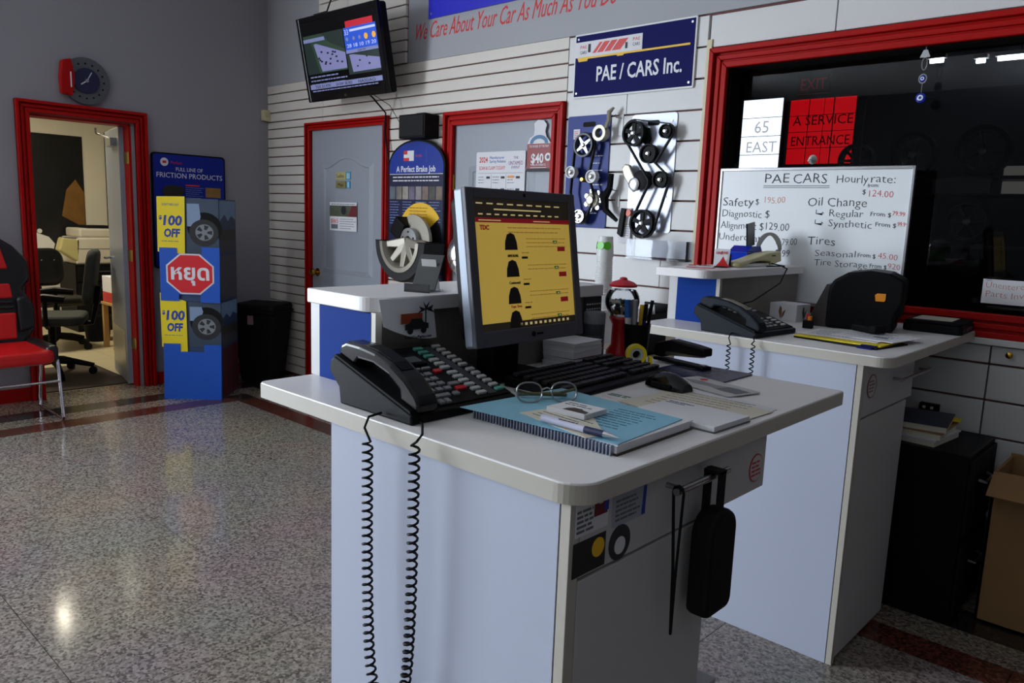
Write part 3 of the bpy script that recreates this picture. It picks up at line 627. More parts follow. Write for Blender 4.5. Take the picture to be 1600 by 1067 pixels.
P('temple', MB().tube([(-.062, .012, .024), (-.064, .018, .022), (-.03, .024, .012), (.05, .040, .006)], [.003, .003, .003, .004], 8), horn, gl, smooth=True); P('temple', MB().tube([(.062, .012, .024), (.064, .022, .022), (.03, .032, .012), (-.05, .050, .006)], [.003, .003, .003, .004], 8), horn, gl, smooth=True)
# ---- keyboard, mouse, papers
kb = root('keyboard', 'black computer keyboard in front of the monitor', 'keyboard', (5.19, -2.125, H), rz=PI/2+.055)
P('case', MB().side([(-.10, 0), (-.10, .010), (-.085, .014), (.085, .024), (.092, .022), (.092, 0)], -.215, .215), black_p, kb, bev=.003)
ks = Matrix.Translation((0, 0, .0215)) @ Matrix.Rotation(.058, 4, 'X')
kk = mat('key_black', (30, 30, 32), .5)
for r in range(6):
    y = .070-.0265*r-(.006 if r else 0); xx = -.205
    ws_ = [[.0165]*13, [.0165]*13+[.03], [.024]+[.0165]*13, [.028]+[.0165]*11+[.032], [.036]+[.0165]*10+[.042], [.022, .02, .02, .10, .02, .02, .02, .022]][r]
    for w_ in ws_: o = piece('key', (w_-.0012, .0155, .008), (0, 0, 0), kk, kb, bev=.0015); o.matrix_local = ks @ Matrix.Translation((xx+w_/2, y, .003)); xx += w_+.0016
    for q in range(3):
        if r in (3,): continue
        o = piece('key', (.0153, .0155, .008), (0, 0, 0), kk, kb, bev=.0015); o.matrix_local = ks @ Matrix.Translation((.086+.0178*q, y, .003))
    for q in range(4): o = piece('key', (.0153, .0155, .008), (0, 0, 0), kk, kb, bev=.0015); o.matrix_local = ks @ Matrix.Translation((.146+.0178*q, y, .003))
ms = root('computer_mouse', 'glossy black computer mouse on the loose papers', 'mouse', (5.372, -2.058, H+.003), rz=PI/2-.15)
mb = MB(); rows = []
for i in range(9):
    t_ = i/8; y = -.056+.112*t_; hw = .030*math.sin(PI*(.16+.68*t_))**.6; zt = .036*math.sin(PI*(.14+.72*(1-t_)))**.8+.002
    rows.append([(hw*math.cos(a)*1.0, y, max(0, zt*math.sin(a))) for a in [PI*k/10 for k in range(11)]])
vs = [v for r_ in rows for v in r_]; fs = [(i*11+j, i*11+j+1, (i+1)*11+j+1, (i+1)*11+j) for i in range(8) for j in range(10)]; fs += [list(range(11)), list(range(88, 99))[::-1]]+[[i*11, (i+1)*11, (i+1)*11+10, i*11+10] for i in range(8)]
P('shell', mb.add(vs, fs), black_g, ms, smooth=True); P('scroll_wheel', MB().cyl((-.004, .030, .026), (.004, .030, .026), .009, n=14), rubber, ms, smooth=True); P('side_grip', MB().box((-.0325, -.03, .004), (-.024, .03, .016)), black_m, ms, bev=.004)
lp = root('loose_papers', 'loose white papers with pencil notes under the mouse', 'papers', (5.47, -2.14, H), rz=.02)
P('sheet', MB().prism([(-.17, -.09), (.15, -.19), (.165, .09), (-.09, .165)], 0, .0016), paper, lp); P('sheet', MB().prism([(-.10, -.12), (.155, -.165), (.17, .06), (-.08, .10)], .0016, .0028), paper_c, lp); P('handwriting', lines(MB(), -.06, .13, .08, 8, .022, .005, .0028), mat('pencil', (160, 156, 148), .7), lp)
P('green_note', lines(MB(), -.155, -.09, -.07, 2, .012, .008, .0017), mat('green_ink', (40, 110, 60), .6), lp)
wp = root('white_notepad', 'blank white notepad with grey letterhead in front of the mouse', 'notepad', (5.548, -2.258, H+.003), rz=-.03)
P('pad', MB().box((-.092, -.068, 0), (.092, .068, .010)), paper, wp, bev=.001); P('backing_board', MB().box((-.093, -.069, -.0025), (.093, .069, 0)), ink_g, wp); P('letterhead', MB().text('THOMPSON', .011, (-.085, .045, .010)).box((-.085, .036, .010), (-.04, .039, .0106)), ink_g, wp)
en = root('opener_card', 'grey card with a printed bottle opener beside the navy pad', 'card', (5.43, -1.955, H+.003), rz=-.25)
P('card', MB().prism(rrect(-.10, -.055, .10, .055, .006), 0, .002), mat('silver_card', (190, 190, 188), .5), en); P('tool_print', MB().prism([(-.09, .0), (-.05, .018), (.0, .012), (.05, .03), (.095, .025), (.09, -.02), (.05, -.025), (.0, -.012), (-.05, -.02)], .002, .0026), mat('grey_tool_print', (140, 140, 140), .5), en); P('mesh_print', MB().box((.03, -.02, .0026), (.09, .022, .003)), ink_g, en); P('red_mark', MB().prism(disc(-.06, .035, .010), .002, .0028), ink_r, en)
np_ = root('navy_desk_pad', 'navy printed desk pad under the stapler', 'desk pad', (5.318, -1.80, H+.001), rz=0)
P('pad', MB().prism(rrect(-.10, -.106, .105, .075, .006), 0, .003), navy_d, np_); P('print', lines(MB(), -.07, .09, .055, 6, .026, .006, .003), ink_g, np_)
sp = root('stapler', 'black stapler standing on the navy desk pad', 'stapler', (5.225, -1.765, H+.0045), rz=-.22)
P('base', MB().box((-.085, -.018, 0), (.10, .018, .009)), black_p, sp, bev=.003); P('arm', MB(Matrix.Rotation(PI/2, 4, 'Z')).side([(-.10, .036), (-.10, .058), (-.06, .062), (.02, .066), (.075, .05), (.085, .035), (.085, .012), (.05, .012), (.045, .030)], -.018, .018), black_p, sp, bev=.005)
P('magazine', MB(Matrix.Rotation(-.10, 4, 'Y')).box((-.05, -.009, .022), (.088, .009, .034)), steel, sp); P('anvil', MB().box((.078, -.009, .009), (.094, .009, .012)), steel, sp)
td = root('tape_dispenser', 'yellow clear-tape roll standing by the pen cup', 'tape', (5.140, -1.852, H), rz=PI/2-.75)
rt = Matrix.Translation((0, 0, .028)) @ Matrix.Rotation(PI/2, 4, 'X')
P('roll', MB(rt).lathe([(.011, -.0085), (.026, -.0085), (.026, .0085), (.011, .0085)], 28, closed=True), mat('clear_tape', (190, 196, 190), .25), td, smooth=True); P('side_ring', MB(rt).lathe([(.019, .008), (.028, .008), (.028, .011), (.019, .011)], 28, closed=True), card_y, td, smooth=True); P('side_ring', MB(rt).lathe([(.019, -.008), (.028, -.008), (.028, -.011), (.019, -.011)], 28, closed=True), card_y, td, smooth=True)
P('cutter', MB().box((-.035, -.010, .0), (.045, .010, .006)).box((.036, -.010, .0), (.044, .010, .022)), card_y, td, bev=.001)
# ---- pens in a cup, tin, gumball machine, cups
pcx, pcy = 5.104, -1.800
cu = root('pen_cup', 'black pen cup packed with pens and markers', 'pen cup', (pcx, pcy, H))
P('cup', MB().lathe([(.030, 0), (.038, .105), (.0365, .105), (.029, .004)], 28, closed=True), black_p, cu, smooth=True); P('bottom', MB().cyl((0, 0, 0), (0, 0, .004), .030), black_p, cu)
def pen(dx, dy, tx, ty, L, r, m, capm, label, nm='marker_pen'):
    t = root(nm, label, 'pen', (pcx+dx, pcy+dy, H+.006), group='pens in the cup')
    d = Vector((tx, ty, 1)).normalized()
    P('barrel', MB().cyl((0, 0, 0), d*L*.72, r, n=12), m, t, smooth=True); P('cap', MB().cyl(d*L*.70, d*L, r*1.12, r*1.02, n=12), capm, t, smooth=True)
for ang, out, L_, r_, m_, c_, l_ in ((223, .075, .165, .0085, white_p, mat('cap_blue', (30, 90, 160), .4), 'marker with a blue cap in the pen cup'), (283, .07, .168, .009, steel, steel, 'thick silver pen in the pen cup'), (103, .085, .150, .007, amber, amber, 'yellow pencil marker in the pen cup'), (43, .115, .166, .005, black_p, black_p, 'thin black pen leaning out of the pen cup'), (163, .06, .15, .006, red_p, red_p, 'red pen in the pen cup'), (343, .09, .158, .0055, navy, black_p, 'navy pen with a black cap in the pen cup')):
    c0, s0 = math.cos(math.radians(ang)), math.sin(math.radians(ang)); pen(.019*c0, .019*s0, out*c0, out*s0, L_, r_, m_, c_, l_)
tn = root('grey_tin', 'grey ribbed canister beside the monitor', 'canister', (5.008, -1.872, H))
P('body', MB().lathe([(.029, 0), (.030, .03), (.029, .032), (.030, .034), (.030, .066), (.029, .068), (.030, .07), (.030, .10)], 24), dgrey_p, tn, smooth=True); P('lid', MB().lathe([(.031, .10), (.031, .128), (.027, .133)], 24), mgrey_p, tn, smooth=True)
gm = root('gumball_machine', 'small red gumball machine with a clear globe behind the pen cup', 'gumball machine', (5.022, -1.762, H))
P('base', MB().lathe([(.040, 0), (.040, .012), (.027, .03), (.026, .09), (.036, .108), (.034, .114)], 24), red_p, gm, smooth=True)
prof = [(.034, .112)]+[(.050*math.sin(a)+.0, .158-.052*math.cos(a)) for a in [.75+.19*i for i in range(9)]]
P('globe', MB().lathe([p for p in prof], 28), clear_g, gm, smooth=True); P('lid', MB().lathe([(.040, .200), (.041, .206), (.030, .214), (.012, .220), (.010, .226), (.003, .228)], 24), red_p, gm, smooth=True)
P('coin_plate', MB().box((.024, -.016, .045), (.034, .016, .085)), chrome, gm, bev=.003); P('crank', MB().cyl((.034, 0, .066), (.044, 0, .066), .008), chrome, gm, smooth=True)
gb = random.Random(3); gms = [mat('gumball_'+n_, c_, .3) for n_, c_ in (('gold', (190, 160, 60)), ('green', (60, 110, 60)), ('white', (210, 206, 190)), ('dark', (40, 34, 34)))]
for i in range(44):
    a = gb.uniform(0, 2*PI); rr = gb.uniform(.006, .034); zz = .126+gb.choice((0, .011, .022, .03))
    s_ = MB(Matrix.Translation((rr*math.cos(a), rr*math.sin(a), zz))).lathe([(.0008, -.007), (.005, -.005), (.007, 0), (.005, .005), (.0008, .007)], 8); P('gumball', s_, gms[i % 4], gm, smooth=True)
pw = root('pedestal_cabinet', 'narrow white pedestal cabinet behind the pens against the slatwall', 'cabinet', (3.87, -.33, 0))
P('body', MB().box((-.11, -.13, 0), (.11, .13, .985)), lamface, pw, bev=.003); P('top', MB().box((-.115, -.135, .985), (.115, .135, 1.0)), laminate, pw, bev=.002); P('door', MB().box((-.10, -.137, .03), (.10, -.13, .95)), lamface, pw)
cp = root('paper_cup_stack', 'tall stack of white paper cups with green dots on top', 'cups', (3.905, -.33, 1.0))
P('lower_cups', MB().lathe([(.050, 0)]+[q for i in range(18) for q in ((.050-.0004*i, .012+.0135*i), (.0475-.0004*i, .0135+.0135*i))]+[(.043, .27)], 24), white_p, cp, smooth=True); tc_ = P('top_cup', MB().lathe([(.046, .27), (.046, .274), (.038, .372), (.036, .372), (.034, .36)], 24), white_p, cp, smooth=True)
for a in (-2.6, -1.55, -.7): P('green_dot', MB(Matrix.Rotation(a, 4, 'Z') @ Matrix.Translation((.0425, 0, .325)) @ Matrix.Rotation(-.08, 4, 'Y') @ Matrix.Rotation(PI/2, 4, 'Y')).prism(disc(0, 0, .021), -.003, .0015), green_p, tc_)
gg = root('green_bag', 'crumpled bright green bag on the near riser ledge', 'bag', (4.86, -1.86, 1.27))
mb = MB(); rg = random.Random(5); vs = []; n = 14
for i in range(7):
    ph = i/6*PI/2
    for j in range(n): q = 1+.22*rg.uniform(-1, 1); vs.append((.055*math.cos(ph)*q*math.cos(2*PI*j/n), .045*math.cos(ph)*q*math.sin(2*PI*j/n), max(0, .062*math.sin(ph)*(1+.15*rg.uniform(-1, 1)))))
mb.add(vs, [(i*n+j, i*n+(j+1) % n, (i+1)*n+(j+1) % n, (i+1)*n+j) for i in range(6) for j in range(n)]+[list(range(n))[::-1]]); P('bag', mb, green_p, gg)
P('twist', MB().tube([(0, 0, .055), (.004, .006, .075), (.014, .004, .085)], [.012, .006, .010], 8), green_p, gg)
# papers stacked under the monitor's far side
for i, (z, dx, rot_, w_, h_, t_, m_, l_) in enumerate(((0, .0, .10, .20, .125, .012, paper, 'lowest white paper pad of the pile by the monitor'), (.012, -.01, -.04, .17, .13, .014, mat('maroon_cover', (96, 52, 48), .6), 'maroon covered booklet in the pile by the monitor'), (.026, -.015, .22, .19, .125, .018, paper, 'thick white booklet in the pile by the monitor'), (.044, -.03, .12, .18, .13, .013, paper_c, 'cream booklet on the pile by the monitor'), (.057, -.03, .25, .18, .13, .010, paper, 'topmost white booklet of the pile by the monitor'))):
    t = root('booklet', l_, 'booklet', (5.031+dx*.1, -2.01, H+z), rz=PI/2+rot_*.3, group='booklets piled by the monitor')
    P('pages', MB().box((-w_/2*.5, -h_/2*.8, .0005), (w_/2*.9, h_/2*.8, t_-.001)), paper, t); P('cover', MB().box((-w_/2*.52, -h_/2*.82, t_-.001), (w_/2*.92, h_/2*.82, t_)), m_, t)
# mesh grille at the end of the ledge
gr = root('mesh_letter_tray', 'small grey perforated tray against the near riser end', 'tray', (4.978, -1.838, H+.01))
P('panel', WB(gr).box((4.971, -1.875, H), (4.976, -1.80, 1.235)), dgrey_p, gr)
for i in range(6):
    for j in range(9): P('slot', WB(gr).box((4.976, -1.87+.0115*i, 1.10+.014*j), (4.9768, -1.863+.0115*i, 1.104+.014*j)), white_p, gr)
# items on the near riser
hp = root('card_holder', 'smoked plastic card holder on the near riser ledge', 'holder', (4.915, -2.43, 1.27), rz=.35)
smoke = mat('smoked_plastic', (70, 70, 70), .12, var=.3, scale=14)
P('back_plate', MB(Matrix.Rotation(-.5, 4, 'X')).box((-.032, .0, .006), (.032, .003, .098)), smoke, hp, bev=.001); P('lip', MB().box((-.033, -.028, 0), (.033, -.025, .020)), smoke, hp); P('foot', MB().box((-.033, -.028, 0), (.033, .045, .004)), clear, hp); P('prop', MB().side([(.046, .004), (.050, .004), (.030, .075), (.027, .075)], -.02, .02), white_p, hp)
bl = root('silver_globe', 'round silver mirrored globe on the near riser behind the monitor', 'ornament', (4.80, -2.15, 1.27))
P('ball', MB(Matrix.Translation((0, 0, .075))).lathe([(.0725*math.sin(PI*i/16)+.0005, -.0725*math.cos(PI*i/16)) for i in range(17)], 32), disco, bl, smooth=True); P('foot', MB().lathe([(.03, 0), (.028, .006), (.018, .01)], 20), steel, bl, smooth=True)
st_ = root('bumper_sticker', 'white curled sticker with a palm tree and truck hung on the riser', 'sticker', (5.0, -2.55, 1.18))
mb = WB(st_); vs = []; n = 12
for i in range(n+1):
    t_ = i/n; y = -2.612+.150*t_
    for j in range(5): k_ = j/4; low = 1.176+.035*(1-t_)**2.2; vs.append((4.993+.012*math.sin(PI*t_)+.012*(1-k_), y-.004*k_, 1.268+(low-1.268)*(1-k_)))
vs2 = [(x-.001, y, z) for x, y, z in vs]; N_ = len(vs)
q = [(i*5+j, (i+1)*5+j, (i+1)*5+j+1, i*5+j+1) for i in range(n) for j in range(4)]
mb.add(vs+vs2, q+[tuple(N_+k_ for k_ in f[::-1]) for f in q]); P('sheet', mb, paper, st_, smooth=True)
def SK(): m_ = WB(st_); m_.M = m_.M @ Matrix.Translation((5.0165, -2.585, 1.195)) @ Matrix.Rotation(-.0, 4, 'Z') @ FL.to_4x4(); return m_
P('orange_print', SK().box((.01, .020, 0), (.07, .042, .0006)), mat('rust_print', (150, 60, 20), .6), st_)
P('palm_print', SK().box((.078, .012, 0), (.081, .05, .0009)).prism([(.079, .05), (.06, .056), (.066, .048), (.055, .040), (.074, .046)], 0, .0009).prism([(.08, .05), (.10, .058), (.096, .048), (.106, .040), (.086, .046)], 0, .0009).prism([(.078, .05), (.072, .066), (.08, .056), (.09, .066), (.083, .05)], 0, .0009), ink, st_)
P('truck_print', SK().prism([(.022, .006), (.088, .006), (.088, .018), (.074, .021), (.066, .030), (.040, .030), (.032, .020), (.022, .018)], 0, .0008).prism(disc(.036, .004, .008), 0, .001).prism(disc(.074, .004, .008), 0, .001), ink, st_)
P('lettering', SK().text('FreeWayParts.com', .010, (.022, -.014, .0), width=.075), ink, st_)

# ================================================================== BACK WALL THINGS
def wallthing(name, label, cat, x, z, y=0, group=None): return root(name, label, cat, (x, y, z), rot=FB, group=group)
# ---- television
tt = .194
tvr = frame((math.cos(.018), math.sin(.018), 0), Vector((0,0,1))*math.cos(tt)+Vector((math.sin(.018), -math.cos(.018), 0))*math.sin(tt))
tv = root('television', 'black wall television tilted down showing highway traffic news', 'television', (1.52, -.315, 2.536), rot=tvr)
TW, TH = .47, .292
P('bezel', MB().box((-TW, -TH, -.02), (-TW+.035, TH, .012)).box((TW-.035, -TH, -.02), (TW, TH, .012)).box((-TW+.035, TH-.035, -.02), (TW-.035, TH, .012)).box((-TW+.035, -TH, -.02), (TW-.035, -TH+.062, .012)), black_g, tv, bev=.006)
P('back_casing', MB().prism(rrect(-TW+.003, -TH+.003, TW-.003, TH-.003, .02), -.075, -.018), black_p, tv, bev=.01)
sc2 = P('screen', MB().box((-TW+.035, -TH+.062, -.018), (TW-.035, TH-.035, .006)), black_g, tv)
TE = .30
def TG(name, polys, m, z=.0064):
    mb = MB()
    for p in polys: mb.prism(p, z, z+.0006)
    return P(name, mb, m, sc2)
def R4(x0, y0, x1, y1): return [(x0, y0), (x1, y0), (x1, y1), (x0, y1)]
t_green = glow('tv_green', (40, 62, 44), TE); t_green2 = glow('tv_dark_green', (24, 40, 34), TE); t_road = glow('tv_road', (124, 124, 168), TE*1.2); t_blue = glow('tv_blue', (30, 80, 200), TE*1.2); t_red = glow('tv_red', (190, 20, 40), TE*1.2); t_wh = glow('tv_white', (190, 200, 235), TE*1.3); t_bar = glow('tv_bar', (120, 126, 170), TE*1.2); t_yel = glow('tv_orange', (240, 170, 40), TE*1.3); t_blk = glow('tv_black', (20, 20, 30), .04)
TG('traffic_view', [R4(-.42, -.10, .06, .165)], t_green); TG('hillside', [[(-.42, -.10), (-.27, -.10), (-.34, .125), (-.42, .12)], [(-.20, .165), (.06, .165), (.06, .035), (-.10, .09)]], t_green2, .0068)
TG('highway', [[(-.30, .10), (-.27, .103), (.06, .012), (.06, -.09), (-.24, -.09)]], t_road, .0072); TG('sky_band', [R4(-.42, .118, -.16, .142)], t_bar, .0074)
cars = random.Random(9); TG('cars', [R4(x, y, x+.022, y+.012) for x, y in [(-.27+.30*cars.random(), -.06+.11*cars.random()) for _ in range(16)] if y < .085-.28*(x+.28)], t_blk, .0078)
TG('forecast_panel', [R4(.07, .02, .425, .165)], t_blue); TG('headline_bar', [R4(.10, .165, .40, .205)], t_red); TG('temperature_bar', [R4(.14, .135, .42, .15)], t_wh, .0072); [TG('sun', [disc(x, .09, .020, 12)], t_yel, .0072) for x in (.31, .395)]
P('forecast_text', MB().text('33', .05, (.075, .118, .0072)).text('28 18 10 19 20', .034, (.09, .035, .0072), width=.32), t_wh, sc2); [TG('cloud', [disc(x, .09, .013, 8)], t_bar, .0072) for x in (.10, .175, .24)]
TG('caption_strip', [R4(.07, -.002, .425, .02)], t_bar, .0068); P('caption', MB().text('QEW', .018, (.20, .003, .0074), width=.09), t_blk, sc2)
TG('second_view', [R4(.07, -.14, .425, -.005)], t_green2); TG('second_road', [[(.10, -.01), (.14, -.01), (.425, -.055), (.425, -.125), (.12, -.125)]], t_road, .0068); TG('second_cars', [R4(.20, -.06, .218, -.05), R4(.28, -.04, .30, -.03), R4(.30, -.09, .32, -.078), R4(.17, -.095, .185, -.085)], t_blk, .0074)
P('news_text', lines(MB(), -.40, .05, -.125, 3, .026, .014, .0066, .25), t_bar, sc2); TG('ticker_bar', [R4(-.42, -.205, .425, -.172)], t_bar); [P('ticker_text', MB().text(w_, .028, (x, -.199, .0074), width=.19), t_blk, sc2) for x, w_ in ((-.36, 'TSX 21,970'), (-.10, 'DOW 38,905'), (.16, 'NASDAQ'))]; P('lower_text', lines(MB(), -.40, .41, -.222, 1, .02, .012, .0066, .1), t_bar, sc2)
P('logo', MB().text('LG', .018, (-.015, -TH+.018, .0122)), ink_g, tv)
P('wall_arm', WB(tv).box((1.45, -.24, 2.42), (1.59, -.20, 2.66)).box((1.49, -.24, 2.50), (1.55, -.05, 2.56)).box((1.40, -.06, 2.50), (1.64, -.0335, 2.72)), black_m, tv)
P('power_cable', WB(tv).tube([(1.70, -.25, 2.30), (1.72, -.18, 2.24), (1.70, -.06, 2.16), (1.69, -.06, 2.02), (1.715, -.055, 1.90), (1.738, -.055, 1.82), (1.738, -.05, 1.70)], .006, 8), black_p, tv, smooth=True); P('thin_cable', WB(tv).tube([(1.72, -.24, 2.29), (1.80, -.1, 2.20), (1.88, -.05, 2.05), (1.966, -.06, 1.985)], .0025, 6), black_p, tv, smooth=True)
P('upper_cable', WB(tv).tube([(1.25, -.36, 2.83), (1.17, -.2, 2.90), (1.13, -.06, 3.2), (1.14, -.05, 3.58)], .006, 6), black_p, tv, smooth=True)
# ---- signs
bn = wallthing('blue_banner', 'large plain blue sign board above the red slogan', 'sign', 2.108, 2.752, -.013); P('board', MB().box((0, 0, 0), (2.6, .55, .012)), banner_m, bn, bev=.002); P('screw', MB().cyl((.03, .03, .012), (.03, .03, .014), .008), steel, bn); P('screw', MB().cyl((2.57, .03, .012), (2.57, .03, .014), .008), steel, bn)
sg = wallthing('company_sign', 'navy rectangular sign with white PAE / CARS Inc. lettering', 'sign', 3.398, 2.135, -.023)
P('border', MB().prism(rrect(0, 0, .782, .35, .008), 0, .010), white_p, sg, bev=.002); P('face', MB().box((.010, .010, .010), (.772, .340, .012)), navy, sg)
P('lettering', MB().text('PAE / CARS Inc.', .112, (.165, .085, .012), width=.545, thick=.001, bold=.002), ink_w, sg)
P('yellow_line', MB().box((.05, .212, .012), (.75, .222, .0136)).prism([(.035, .20), (.095, .20), (.11, .232), (.02, .232)], .012, .014).prism([(.30, .205), (.34, .205), (.348, .222), (.292, .222)], .012, .014), amber, sg)
lg = P('logo_band', MB().box((.012, .222, .0136), (.46, .305, .0150)), paper, sg); P('logo_flags', MB().prism([(.13, .238), (.32, .238), (.37, .292), (.18, .292)], .015, .0158), mat('logo_red', (208, 60, 56), .5), lg)
P('logo_stripes', MB().prism([(.155, .238), (.163, .238), (.21, .292), (.202, .292)], .0158, .0164).prism([(.205, .238), (.213, .238), (.26, .292), (.252, .292)], .0158, .0164).prism([(.255, .238), (.263, .238), (.31, .292), (.302, .292)], .0158, .0164), paper, lg)
P('logo_text', MB().text('PAE', .026, (.045, .268, .015), width=.045).text('PAE', .026, (.40, .272, .015), width=.045), ink_r, lg); P('logo_text_dark', MB().text('CARS', .024, (.045, .240, .015), width=.045).text('CARS', .024, (.40, .246, .015), width=.045).box((.10, .245, .015), (.118, .29, .0156)).box((.352, .238, .0158), (.366, .27, .0164)), ink, lg)
for x, y in ((.028, .322), (.755, .322), (.028, .028), (.755, .028)): P('screw', MB().cyl((x, y, .012), (x, y, .0145), .006), steel, sg)
# ---- restroom door things
pq = wallthing('restroom_plaque', 'gold Ladies plaque above the Men plaque on the grey door', 'sign', 1.02, 1.695, -.0261); P('plate', MB().box((0, 0, -.012), (.135, .058, -.006)), mat('gold_plate', (200, 190, 130), .35, .3), pq); P('lettering', MB().text('Ladies', .040, (.012, .016, -.006), width=.10), ink, pq); P('figure_tab', MB().box((.14, .0, -.012), (.195, .06, -.007)), mat('sky_tab', (60, 160, 200), .5), pq); P('figures', MB().box((.150, .008, -.007), (.160, .05, -.0064)).box((.172, .008, -.007), (.182, .05, -.0064)), ink_w, pq)
pq = wallthing('restroom_plaque', 'gold Men plaque below the Ladies plaque on the grey door', 'sign', 1.02, 1.628, -.0261); P('plate', MB().box((0, 0, -.012), (.135, .056, -.006)), mat('gold_dark', (150, 140, 88), .35, .3), pq); P('lettering', MB().text('Men', .040, (.030, .014, -.006), width=.07), ink, pq); P('figure_tab', MB().box((.145, .0, -.012), (.19, .056, -.007)), MATS['sky_tab'], pq); P('figure', MB().box((.162, .008, -.007), (.172, .048, -.0064)), ink_w, pq)
fy = wallthing('tire_flyer', 'white tire flyer with a photo taped to the restroom door', 'poster', .943, 1.297, -.0225); P('sheet', MB().box((0, 0, 0), (.362, .222, .001)), paper, fy); P('road_photo', MB().box((.0, .112, .001), (.362, .198, .0016)), mat('road_photo', (84, 88, 70), .5, var=.6, scale=12), fy); P('tire_photo', MB().prism(disc(.19, .16, .034), .0016, .002), ink, fy); P('red_photo', MB().prism([(.25, .112), (.362, .112), (.362, .198), (.30, .198)], .0016, .002), mat('wine_photo', (110, 30, 40), .5), fy); P('price', MB().text('$865', .05, (.015, .06, .001), width=.10), ink_r, fy); P('car_photo', MB().box((.02, .015, .001), (.11, .05, .0016)), ink_g, fy); P('print', lines(MB(), .14, .35, .09, 5, .018, .007, .001), ink_g, fy); P('heading', lines(MB(), .02, .34, .205, 1, .01, .010, .001, .1), ink_g, fy)
# ---- speaker over the brake display
sk = wallthing('wall_speaker', 'black box speaker mounted above the brake display', 'speaker', 1.985, 1.960, -.0215)
P('cabinet', MB().box((-.02, 0, .0), (.255, .158, .13)), black_m, sk, bev=.006); P('grille', MB().box((-.008, .012, .13), (.243, .146, .136)), mat('speaker_cloth', (20, 20, 22), .9, bump=.4), sk, bev=.003); P('bracket', MB().box((.07, .155, .0), (.16, .175, .05)), black_m, sk)
# ---- brake display
bk = wallthing('brake_display', 'arched navy brake job display board with half a tire and rotor', 'display board', 2.062, .985, -.0525)
o = [(-.302, 0), (.302, 0), (.302, .80)]+[(.302*math.cos(a), .80+.175*math.sin(a)) for a in [PI*i/20 for i in range(1, 20)]]+[(-.302, .80)]
P('edge', MB().prism(o, -.0, .020), black_p, bk); P('face', MB().prism([(x*.965, y if y < .02 else y-.010) for x, y in o], .020, .022), navy_d, bk)
P('header', MB().prism([(x*.955, y-.012) for x, y in o if y > .70]+[(-.288, .745), (.288, .745)][::1] if False else [(-.288, .745), (.288, .745)]+[(.288*math.cos(a), .79+.17*math.sin(a)) for a in [PI*i/20 for i in range(0, 21)]], .022, .0228), royal, bk)
P('title', MB().text('A Perfect Brake Job', .058, (0, .755, .0228), align='CENTER', width=.42, bold=.001), ink_w, bk); P('rule', MB().box((-.285, .738, .0228), (.285, .742, .0234)), ink_w, bk)
P('logo', MB().box((-.13, .83, .0228), (-.02, .90, .0236)), paper, bk); P('logo_red', MB().box((-.13, .83, .0236), (-.07, .852, .0242)).box((-.13, .875, .0236), (-.09, .90, .0242)).text('brake', .03, (.0, .855, .0228)), ink_r, bk); P('logo_bar', MB().box((.105, .82, .0228), (.118, .91, .0236)), ink_b, bk)
P('intro_text', lines(MB(), -.25, .26, .715, 2, .024, .013, .022, .1), ink_w, bk)
ph_m = [mat('photo_%d' % i, c_, .5, var=.7, scale=22) for i, c_ in enumerate(((90, 100, 110), (120, 112, 100), (150, 140, 130), (110, 100, 120), (140, 130, 130), (120, 100, 90), (70, 66, 60), (110, 96, 84)))]
for i in range(8): P('photo', MB().box((-.282+.0715*i, .565, .022), (-.220+.0715*i, .655, .0226)), ph_m[i], bk)
for i in range(4): P('column_text', lines(MB(), -.28+.143*i, -.16+.143*i, .545, 9, .019, .008, .022), mat('pale_blue_print', (120, 140, 190), .6), bk)
P('black_round', MB().prism(disc(.08, .30, .20, 28), .022, .0226), black_m, bk)
P('yellow_sector', MB().prism([(.06, .30)]+[(.06+.245*math.cos(a), .30+.245*math.sin(a)) for a in [.62+1.95*i/14 for i in range(15)]], .0226, .0236), amber, bk); P('sector_text', lines(MB(), -.06, .15, .505, 6, .022, .008, .0236, .3), mat('brown_print', (120, 84, 10), .6), bk)
P('side_note', MB().text('The Brake Kit', .026, (.14, .235, .0228), width=.14), ink_w, bk); P('side_text', lines(MB(), .14, .27, .20, 7, .017, .007, .0226), MATS['pale_blue_print'], bk)
T0 = Matrix.Translation((.07, .272, .0))
P('tire', MB(T0).lathe([(.205, .03), (.262, .035), (.275, .06), (.275, .19), (.262, .215), (.205, .215)], 32, closed=True, a0=PI, a1=2*PI), rubber, bk, smooth=True)
P('rim', MB(T0).lathe([(.207, .04), (.207, .222), (.178, .224), (.166, .19), (.166, .04)], 32, closed=True, a0=PI, a1=2*PI), alu, bk, smooth=True)
P('rim_dish', MB(T0).prism([(.18*math.cos(a), .18*math.sin(a)) for a in [PI+PI*i/24 for i in range(25)]], .10, .125), black_m, bk)
for a in (PI+.12, PI+.12+.72, PI+.12+1.44, PI+.12+2.16, 2*PI-.12): P('spoke', MB(T0 @ Matrix.Rotation(a, 4, 'Z')).add([(.0, -.034, .165), (.185, -.020, .195), (.185, .020, .195), (.0, .034, .165), (.0, -.04, .12), (.185, -.032, .13), (.185, .032, .13), (.0, .04, .12)], [(0, 1, 2, 3), (4, 7, 6, 5), (0, 4, 5, 1), (1, 5, 6, 2), (2, 6, 7, 3), (3, 7, 4, 0)]), alu, bk, bev=.006)
P('cut_plane', MB(T0).box((.18, .0, .035), (.272, .006, .21)).box((-.272, .0, .035), (-.18, .006, .21)), black_m, bk)
R0 = Matrix.Translation((.085, .285, .0))
P('rotor', MB(R0).lathe([(.06, .085), (.175, .085), (.175, .11), (.06, .11)], 30, closed=True, a0=.0, a1=PI*.62), alu, bk, smooth=True); P('rotor_hat', MB(R0).lathe([(.085, .10), (.085, .15), (.03, .152), (.03, .13)], 26), steel, bk, smooth=True)
